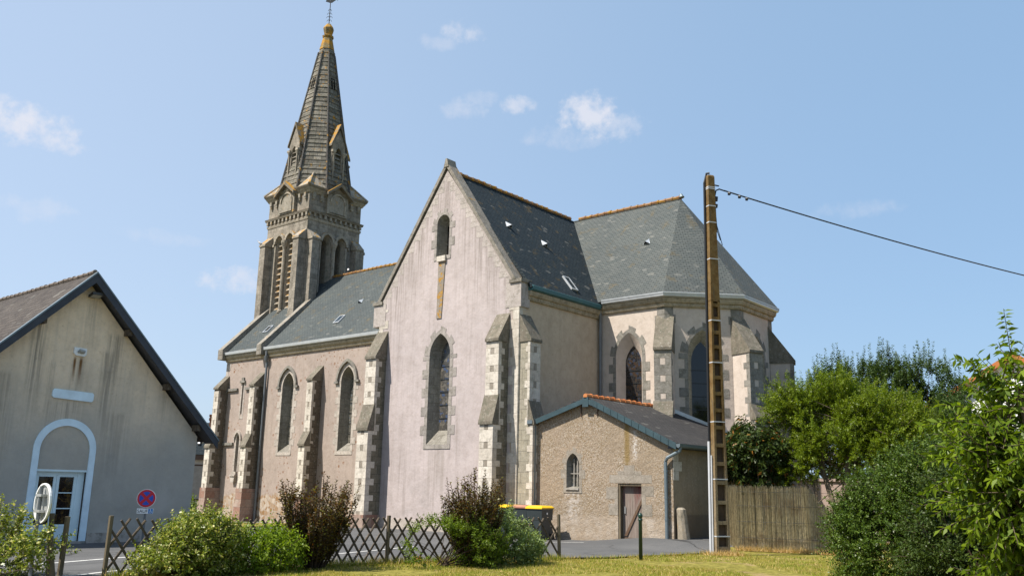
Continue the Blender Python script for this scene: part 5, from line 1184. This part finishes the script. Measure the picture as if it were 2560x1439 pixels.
def ell_twigs(ells, n, ln, up=.4, inner=.45, freq=.9, thr=-.12, jit=.5, outw=1., zmin=.05, seed=0):
    tw = []; vols = np.array([e[1][0]*e[1][1]*e[1][2] for e in ells])**.75; vols /= vols.sum(); tries = 0
    while len(tw) < n and tries < n*12:
        tries += 1; c, r_ = ells[RNG.choice(len(ells), p=vols)]; c = np.array(c); r_ = np.array(r_); d = RNG.normal(size=3); d /= np.linalg.norm(d); k = inner+(1-inner)*random.random()**.6
        lump = 1+.22*mnoise.noise(Vector(d*2.2)+Vector((seed, 0, 0)))+.12*mnoise.noise(Vector(d*5)+Vector((0, seed, 0)))
        p = c+d*r_*k*lump
        if p[2] < zmin: continue
        if mnoise.noise(Vector(p*freq)+Vector((seed*3.7, 0, 0))) < thr: continue
        q = d*outw+np.array([0, 0, up])+RNG.normal(size=3)*jit; q /= np.linalg.norm(q); l = ln*random.uniform(.6, 1.3); p1 = p+q*l*.5; p2 = p1+(q+np.array([0, 0, random.uniform(-.3, .25)]))*l*.5
        tw.append((p, p1, p2))
    return tw
DENS = 2.6
def plant(name, label, cat, loc, ells, n, ln, step, L0, W0, leaf, up=.4, ang=1., droop=0., inner=.45, freq=.9, thr=-.12, jit=.5, stem_n=10, stem_r=.012, twig_m='dark_twig', group=None, seed=0, extra=None, crown='crown', lj=.3, base_r=.1, show=.3, trunks=None):
    t = thing(name, label, cat, (loc[0], loc[1], gz(loc[0], loc[1])), group); root = np.array([loc[0], loc[1], 0.])
    n = int(n*DENS); step *= .8; L0 *= 1.18; W0 *= 1.35
    tw = ell_twigs(ells, n, ln, up, inner, freq, thr, jit, seed=seed)
    if extra: tw += extra
    P, Dv, Ln, Wd = along(tw, step, L0, W0, ang, droop, lj); c = leaf_mesh(crown, P, Dv, Ln, Wd, leaf, t, root)
    st = []
    if trunks:
        b = MB()
        for path, r0_, r1_ in trunks: k = len(path); b.tube([Vector(p) for p in path], [r0_+(r1_-r0_)*i/(k-1) for i in range(k)], 7)
        tr = b.build('trunk', 'bark', t)
    tips = [tw[i] for i in RNG.choice(len(tw), min(stem_n, len(tw)), replace=False)]
    for p0, p1, p2 in tips:
        if trunks:
            path = random.choice(trunks)[0]; a = np.array(path[-1]) if random.random() < .6 else np.array(path[-2]); q = (a+p0)/2+np.array([0, 0, .15])
        else: a = root+np.array([random.uniform(-base_r, base_r), random.uniform(-base_r, base_r), .0]); q = a*.55+p0*.45+np.array([0, 0, .25*(p0[2])])
        st.append((a, q, np.array(p0)))
    s1 = stems(st, stem_r, 'branches', twig_m, t, root); sel = [tw[i] for i in RNG.choice(len(tw), int(len(tw)*show), replace=False)]; absorb(c, s1, stems(sel, .006, 'twigs', twig_m, t, root))
    return t
plant('variegated_shrub', 'variegated cream and green shrub at the left edge left of the path opening', 'shrub', (-16.15, 6.0), [((-16.2, 6.0, .45), (.75, 1.15, .62)), ((-16.35, 5.2, .45), (.7, 1., .6)), ((-16.0, 6.55, .42), (.5, .5, .52))], 620, .26, .028, .062, .032, 'leaf_variegated', up=.7, stem_n=26, seed=1, thr=-.25)
plant('variegated_shrub', 'variegated cream and green shrub growing through the lattice beneath the no stopping sign', 'shrub', (-14.95, 8.75), [((-14.9, 9.05, .42), (.55, .62, .56)), ((-15.0, 9.55, .36), (.5, .42, .46)), ((-14.85, 8.45, .20), (.42, .45, .26))], 560, .27, .028, .062, .032, 'leaf_variegated', up=.7, stem_n=26, seed=2, thr=-.25)
plant('green_shrub', 'bright lime green low shrub between the variegated shrub and the first copper bush', 'shrub', (-14.75, 10.3), [((-14.75, 10.35, .34), (.5, .62, .40)), ((-14.8, 10.75, .28), (.4, .4, .32))], 190, .28, .035, .085, .034, 'leaf_bright', up=.25, droop=.35, stem_n=16, seed=3, thr=-.3)
def shoots(c, n, r0_, spread, h0, h1, ex=(.6, .8)):
    tw = []
    for i in range(n):
        a = random.random()*2*math.pi; q = random.random()**.6; d = np.array([math.cos(a)*ex[0], math.sin(a)*ex[1], 0]); p0 = np.array([c[0], c[1], 0])+d*r0_*random.random(); h = (h0+(h1-h0)*random.random())*(1-.18*q); p2 = p0+d*spread*q+np.array([0, 0, h]); p1 = p0*.5+p2*.5+d*spread*.18+np.array([0, 0, -.04]); tw.append((p0, p1, p2))
    return tw
def copper(loc, label, n, spread, h0, h1, seed):
    random.seed(seed); t = thing('copper_bush', label, 'shrub', (loc[0], loc[1], 0), 'copper leaved bushes in front of the lattice'); tw = shoots(loc, n, .35, spread, h0, h1); root = np.array([loc[0], loc[1], 0.])
    side = []
    for p0, p1, p2 in tw:
        for j in range(6):
            s = random.uniform(.1, .85); p = (1-s)**2*p0+2*s*(1-s)*p1+s*s*p2; d = RNG.normal(size=3)*.5; d[2] = abs(d[2])+.6; d /= np.linalg.norm(d); l = random.uniform(.15, .32); side.append((p, p+d*l*.5, p+d*l+np.array([0, 0, .04])))
    P, Dv, Ln, Wd = along(tw+side, .026, .085, .042, .95, -.15, .25, .12); c = leaf_mesh('crown', P, Dv, Ln, Wd, 'leaf_copper', t, root); absorb(c, stems(tw, .012, 'branches', 'dark_twig', t, root), stems(side, .005, 'twigs', 'dark_twig', t, root))
copper((-14.75, 11.55), 'dark copper bush with upright shoots beside the lime green low shrub', 90, .95, 1.1, 2.0, 11)
copper((-13.35, 14.70), 'dark copper bush with upright shoots between two green shrubs near the bins', 105, .90, 1.15, 2.12, 12)
plant('evergreen_shrub', 'dark green rounded low shrub at the foot of the copper bush nearest the bins', 'shrub', (-13.55, 14.0), [((-13.5, 13.95, .40), (.6, .85, .52)), ((-13.2, 14.6, .42), (.65, .7, .55))], 480, .22, .026, .05, .026, 'leaf_mid', up=.5, stem_n=20, seed=4, thr=-.2)
plant('grey_green_shrub', 'pale grey green shrub in front of the yellow lidded bin', 'shrub', (-13.1, 15.95), [((-13.1, 15.6, .52), (.5, .55, .58)), ((-13.05, 16.05, .36), (.4, .4, .36))], 340, .22, .030, .058, .034, 'leaf_grey', up=.5, stem_n=16, seed=5, thr=-.2)
# right hand side
plant('loquat_tree', 'dark leathery leaved small tree with orange tinged clusters beside the pole', 'tree', (-12.7, 27.7), [((-12.75, 27.7, 2.85), (.82, .7, 1.0)), ((-12.35, 27.8, 2.5), (.55, .6, .75)), ((-13.15, 27.5, 2.7), (.5, .5, .75))], 300, .34, .032, .19, .062, 'leaf_loquat', up=.3, droop=.45, inner=.35, freq=1.4, thr=-.2, stem_n=24, stem_r=.025, seed=6, trunks=[([(-12.7, 27.7, -.1), (-12.68, 27.7, 1.2), (-12.75, 27.72, 2.4)], .07, .035), ([(-12.6, 27.7, -.1), (-12.4, 27.75, 1.1), (-12.3, 27.8, 2.2)], .05, .03)], twig_m='bark')
plant('plum_tree', 'broad yellow green tree with forked trunk behind the reed screen', 'tree', (-10.4, 28.0), [((-11.1, 28.9, 3.9), (1.35, 1.3, 1.6)), ((-10.2, 29.0, 3.8), (1.5, 1.4, 1.6)), ((-11.7, 28.6, 4.3), (.95, .9, 1.15)), ((-9.2, 29.4, 3.6), (1.2, 1.2, 1.4)), ((-11.6, 28.4, 2.9), (.9, .9, .9)), ((-10.4, 28.6, 2.7), (1.2, 1., .8)), ((-8.4, 29.7, 3.2), (.9, .9, 1.2))], 2300, .46, .028, .070, .034, 'leaf_tree', up=.6, inner=.2, freq=1.05, thr=-.02, stem_n=90, stem_r=.018, seed=7, twig_m='bark', show=.2,
      trunks=[([(-10.35, 27.9, -.1), (-10.3, 28.0, .9), (-10.7, 28.3, 2.0), (-11.2, 28.7, 3.4)], .13, .05), ([(-10.1, 27.95, -.1), (-10.0, 28.1, 1.1), (-10.1, 28.5, 2.3), (-10.0, 28.9, 3.8)], .12, .05), ([(-10.2, 28., .2), (-9.7, 28.2, 1.3), (-9.3, 28.9, 2.6), (-9.1, 29.3, 3.4)], .09, .04), ([(-10.3, 27.95, .3), (-10.9, 28.0, 1.35), (-11.6, 28.3, 2.3)], .06, .03)])
def upshoots(ells, n, l0, l1):
    tw = []
    for i in range(n):
        c, r_ = ells[i % len(ells)]; a = random.random()*6.283; q = random.random()**.5*.9; p = np.array(c)+np.array([math.cos(a)*r_[0]*q, math.sin(a)*r_[1]*q, r_[2]*math.sqrt(1-q*q)*.85]); l = random.uniform(l0, l1); d = np.array([random.uniform(-.12, .12), random.uniform(-.12, .12), 1]); tw.append((p, p+d*l*.5, p+d*l))
    return tw
eb = [((-12.2, 33.8, 4.5), (1.1, 1.2, 1.9)), ((-10.7, 34.4, 4.6), (1.2, 1.2, 2.0)), ((-9.2, 34.8, 4.6), (1.2, 1.2, 2.0))]
plant('columnar_tree', 'tall deep green tree with many upright shoots rising behind the plum tree', 'tree', (-10.6, 34.4), eb, 1900, .42, .032, .090, .046, 'leaf_deep', up=.9, inner=.25, freq=1., thr=-.15, stem_n=50, stem_r=.02, seed=8, extra=upshoots(eb, 90, .7, 1.25), show=.2, trunks=[([(-10.6, 34.4, -.1), (-10.6, 34.4, 1.8), (-10.5, 34.4, 4)], .16, .06), ([(-10.6, 34.4, 1.0), (-9.6, 34.7, 2.6), (-9.3, 34.8, 4.2)], .1, .05), ([(-10.6, 34.4, 1.0), (-11.6, 34.0, 2.6), (-12, 33.9, 4.2)], .1, .05)])
e2_ = [((-7.7, 33.4, 3.4), (1.2, 1.2, 1.9)), ((-7.2, 33.0, 2.2), (1.5, 1.2, 1.7))]
plant('hedge_tree', 'deep green bushy tree right of the columnar tree before the white house', 'tree', (-7.6, 33.2), e2_, 1200, .42, .032, .090, .046, 'leaf_deep', up=.8, inner=.25, freq=1., thr=-.12, stem_n=30, stem_r=.02, seed=9, extra=upshoots(e2_, 26, .5, .9), show=.2, trunks=[([(-7.6, 33.2, -.1), (-7.6, 33.2, 1.6), (-7.6, 33.3, 3.4)], .14, .05)])
plant('understorey_shrub', 'shadowy green shrub between the reed screen end and the plum tree trunk', 'shrub', (-8.2, 26.9), [((-8.3, 27.0, .95), (1.1, .9, 1.05)), ((-7.0, 26.6, 1.2), (1.4, 1., 1.4)), ((-5.6, 26.5, 1.3), (1.3, 1., 1.5))], 640, .36, .032, .07, .034, 'leaf_dark', up=.5, inner=.35, stem_n=30, seed=10, thr=-.2)
plant('box_shrub', 'large fine leaved dark green shrub on the lawn covering the reed screen end', 'shrub', (-4.3, 15.3), [((-4.35, 15.3, .9), (1.15, 1.2, 1.2)), ((-4.85, 15.1, .7), (.85, .9, .85)), ((-3.7, 15.2, 1.3), (1.0, 1.0, 1.2)), ((-3.0, 15.0, .9), (1.2, 1.1, 1.2)), ((-4.2, 15.0, 1.75), (.45, .45, .55)), ((-5.1, 15.0, 1.2), (.4, .4, .45))], 2900, .30, .020, .044, .025, 'leaf_shrub', up=.35, inner=.5, freq=1.3, thr=-.1, stem_n=60, seed=13, show=.2)
plant('box_shrub', 'fine leaved dark green shrub beneath the drooping cherry branches', 'shrub', (-2.5, 12.6), [((-2.6, 12.7, .9), (1.05, 1., 1.25)), ((-1.9, 12.4, .9), (1.1, 1., 1.2)), ((-3.0, 12.8, .55), (.8, .8, .7))], 1900, .30, .020, .044, .025, 'leaf_dark', up=.35, inner=.5, freq=1.3, thr=-.1, stem_n=40, seed=14, show=.2)
def ctw(lst):
    out = []
    for p0, d, l, bend in lst: p0 = np.array(p0); d = np.array(d)/np.linalg.norm(d); p1 = p0+d*l*.5; out.append((p0, p1, p1+(d*l*.5+np.array([0, 0, bend]))))
    return out
rx = np.array([.765, .644, 0]); cx = np.array([-1.70, 9.34, 0])
def cp(r_, z, dep=0.): return cx+rx*r_+np.array([-.64*dep, .76*dep, 0])+np.array([0, 0, z])
cherry_tw = ctw([(cp(.02, 2.45), (-.05, 0, 1), .92, .0), (cp(-.05, 2.65), (-.75, -.5, .55), .55, -.05), (cp(.1, 2.5), (.3, .2, 1), .55, 0), (cp(.05, 2.75), (-.35, .1, .7), .4, -.05), (cp(.2, 2.4), (.5, .4, 1), .75, -.03), (cp(-.15, 2.35), (-.76, -.6, .35), .62, -.12), (cp(-.2, 2.25), (-.76, -.6, .25), .75, -.2),
                 (cp(-.1, 2.1), (-.76, -.55, .1), .75, -.2), (cp(-.2, 1.95), (-.76, -.64, .25), .72, -.22), (cp(-.25, 1.85), (-.76, -.64, .05), .7, -.25), (cp(-.1, 1.7), (-.7, -.7, .1), .75, -.25), (cp(-.05, 1.4), (-.7, -.7, .05), .6, -.25), (cp(.0, 1.2), (-.6, -.75, .0), .55, -.25), (cp(-.1, 2.5), (-.5, -.5, .8), .5, -.02), (cp(.15, 1.0), (-.5, -.8, .05), .5, -.2), (cp(.1, .8), (-.6, -.7, .05), .55, -.2)])
plant('cherry_tree', 'young cherry tree with long drooping leaves nearest the viewer at the right edge', 'tree', (-1.45, 9.6), [(tuple(cp(.12, 1.95)), (.52, .45, .62)), (tuple(cp(.35, 1.5)), (.62, .5, .8)), (tuple(cp(.25, .8)), (.55, .5, .6)), (tuple(cp(.02, 2.45)), (.22, .22, .35)), (tuple(cp(-.25, 1.75)), (.3, .3, .4))], 330, .42, .034, .108, .034, 'leaf_cherry', up=.1, ang=.85, droop=.55, inner=.3, freq=1.5, thr=-.15, stem_n=26, stem_r=.014, seed=15, extra=cherry_tw*2, lj=.22, show=1., trunks=[([(-1.45, 9.6, -.1), (-1.5, 9.5, .9), (-1.62, 9.42, 1.9), (-1.68, 9.36, 2.6)], .05, .018), ([(-1.5, 9.5, .8), (-1.75, 9.35, 1.5), (-2.0, 9.15, 2.0)], .028, .012), ([(-1.45, 9.6, .6), (-1.2, 9.8, 1.4), (-1.1, 9.9, 2.2)], .03, .014)], twig_m='bark')
plant('gap_shrub', 'small bright green shrub in the gap between the hall and the church', 'shrub', (-31.6, 18.2), [((-31.6, 18.2, .35), (.55, .7, .85))], 130, .3, .04, .085, .05, 'leaf_mid', up=.5, stem_n=10, seed=16)
b_tw = ctw([((-14.25, 13.85, .02), (.3, .3, .5), .2, .0), ((-14.25, 13.8, .02), (-.1, .5, .5), .24, 0), ((-14.2, 13.9, .02), (.5, -.1, .45), .18, 0)])
t = thing('dry_sprig', 'small dry orange leaved sprig at the foot of the lattice', 'plant', (-14.25, 13.85, 0)); P, Dv, Ln, Wd = along(b_tw, .02, .05, .03); c = leaf_mesh('leaves', P, Dv, Ln, Wd, 'dry_leaf', t, np.array([-14.25, 13.85, 0.])); absorb(c, stems(b_tw, .005, 'twigs', 'dark_twig', t, None))
# ------------------------------------------------------------------ mown grass
pts = []
N_ = 130000
xs_ = RNG.uniform(-17, 2, N_*4); ys_ = RNG.uniform(6, 27, N_*4); dd_ = np.hypot(xs_, ys_); an = np.degrees(np.arctan2(xs_, ys_))
ex_ = np.interp(ys_, [q[1] for q in EDGE], [q[0] for q in EDGE])
ok = (xs_ > ex_-.05) & (dd_ > 13.2) & (dd_ < 26) & (an > -71) & (an < -6) & (RNG.random(N_*4) < 1.15-.55*(dd_-13)/13)
ok &= ~((xs_ > -12.3) & (ys_ > 24.9))
xs_, ys_ = xs_[ok][:N_], ys_[ok][:N_]
bare = np.array([mnoise.noise(Vector((x*.45, y*.45, 11))) for x, y in zip(xs_, ys_)])
keep = (bare < .22) & np.array([mnoise.noise(Vector((x*.8, y*.8, 4)))+.4*mnoise.noise(Vector((x*2.6, y*2.6, 1))) > -.38+.6*random.random()-.3 for x, y in zip(xs_, ys_)])
xs_, ys_ = xs_[keep], ys_[keep]; n = len(xs_)
P = np.stack([xs_, ys_, np.full(n, -.035)], 1); Dv = np.stack([RNG.normal(0, .5, n), RNG.normal(0, .5, n), np.ones(n)], 1)
hh = RNG.uniform(.035, .075, n)*np.array([1+.7*mnoise.noise(Vector((x*1.3, y*1.3, 8))) for x, y in zip(xs_, ys_)])
g = leaf_mesh('grass', P, Dv, hh, RNG.uniform(.008, .018, n), 'grass_blade', None, (0, 0, 0), True); struct(g, 'stuff')
# longer tufts along the fence, posts and pole
q = []; dry = []
for i in range(8000):
    r_ = random.random()
    if r_ < .62: s = random.random()*seg[-1]; c = fpt(s); q.append((c.x+random.gauss(.08, .10), c.y+random.gauss(0, .06), random.uniform(.06, .20)))
    elif r_ < .70: y_ = 17.5+5.2*random.random(); q.append((edge_x(y_)+random.gauss(.06, .07), y_, random.uniform(.04, .12)))
    elif r_ < .82: dry.append((PX+random.gauss(.1, .22), PY+random.gauss(-.05, .25), random.uniform(.06, .22)))
    else: t_ = random.random(); dry.append((-12.1+3.2*t_+random.gauss(0, .03), 24.9+.85*t_+random.gauss(-.12, .1), random.uniform(.06, .24)))
q = np.array(q); P = np.stack([q[:, 0], q[:, 1], np.full(len(q), -.01)], 1); Dv = np.stack([RNG.normal(0, .35, len(q)), RNG.normal(0, .35, len(q)), np.ones(len(q))], 1)
g = leaf_mesh('tall_grass', P, Dv, q[:, 2], RNG.uniform(.008, .016, len(q)), 'grass_blade', None, (0, 0, 0), True); struct(g, 'stuff')

q = np.array(dry); P = np.stack([q[:, 0], q[:, 1], np.full(len(q), -.01)], 1); Dv = np.stack([RNG.normal(0, .8, len(q)), RNG.normal(0, .8, len(q)), np.ones(len(q))], 1)
g = leaf_mesh('dry_grass', P, Dv, q[:, 2], RNG.uniform(.01, .02, len(q)), 'straw', None, (0, 0, 0), True); struct(g, 'stuff')
# far woods that close the view beyond the village
az = np.radians(RNG.uniform(-88, 30, 14000)); dd_ = RNG.uniform(150, 190, 14000); hh = RNG.random(14000)**.8*np.array([5.5+3.0*mnoise.noise(Vector((a*14, 0, 2)))+1.6*mnoise.noise(Vector((a*60, 0, 5))) for a in az])
P = np.stack([np.sin(az)*dd_, np.cos(az)*dd_, hh], 1); Dv = RNG.normal(size=(14000, 3)); Dv[:, 2] = np.abs(Dv[:, 2])
g = leaf_mesh('woodland', P, Dv, RNG.uniform(.8, 1.7, 14000), RNG.uniform(.6, 1.2, 14000), 'leaf_wood', None); struct(g, 'stuff')
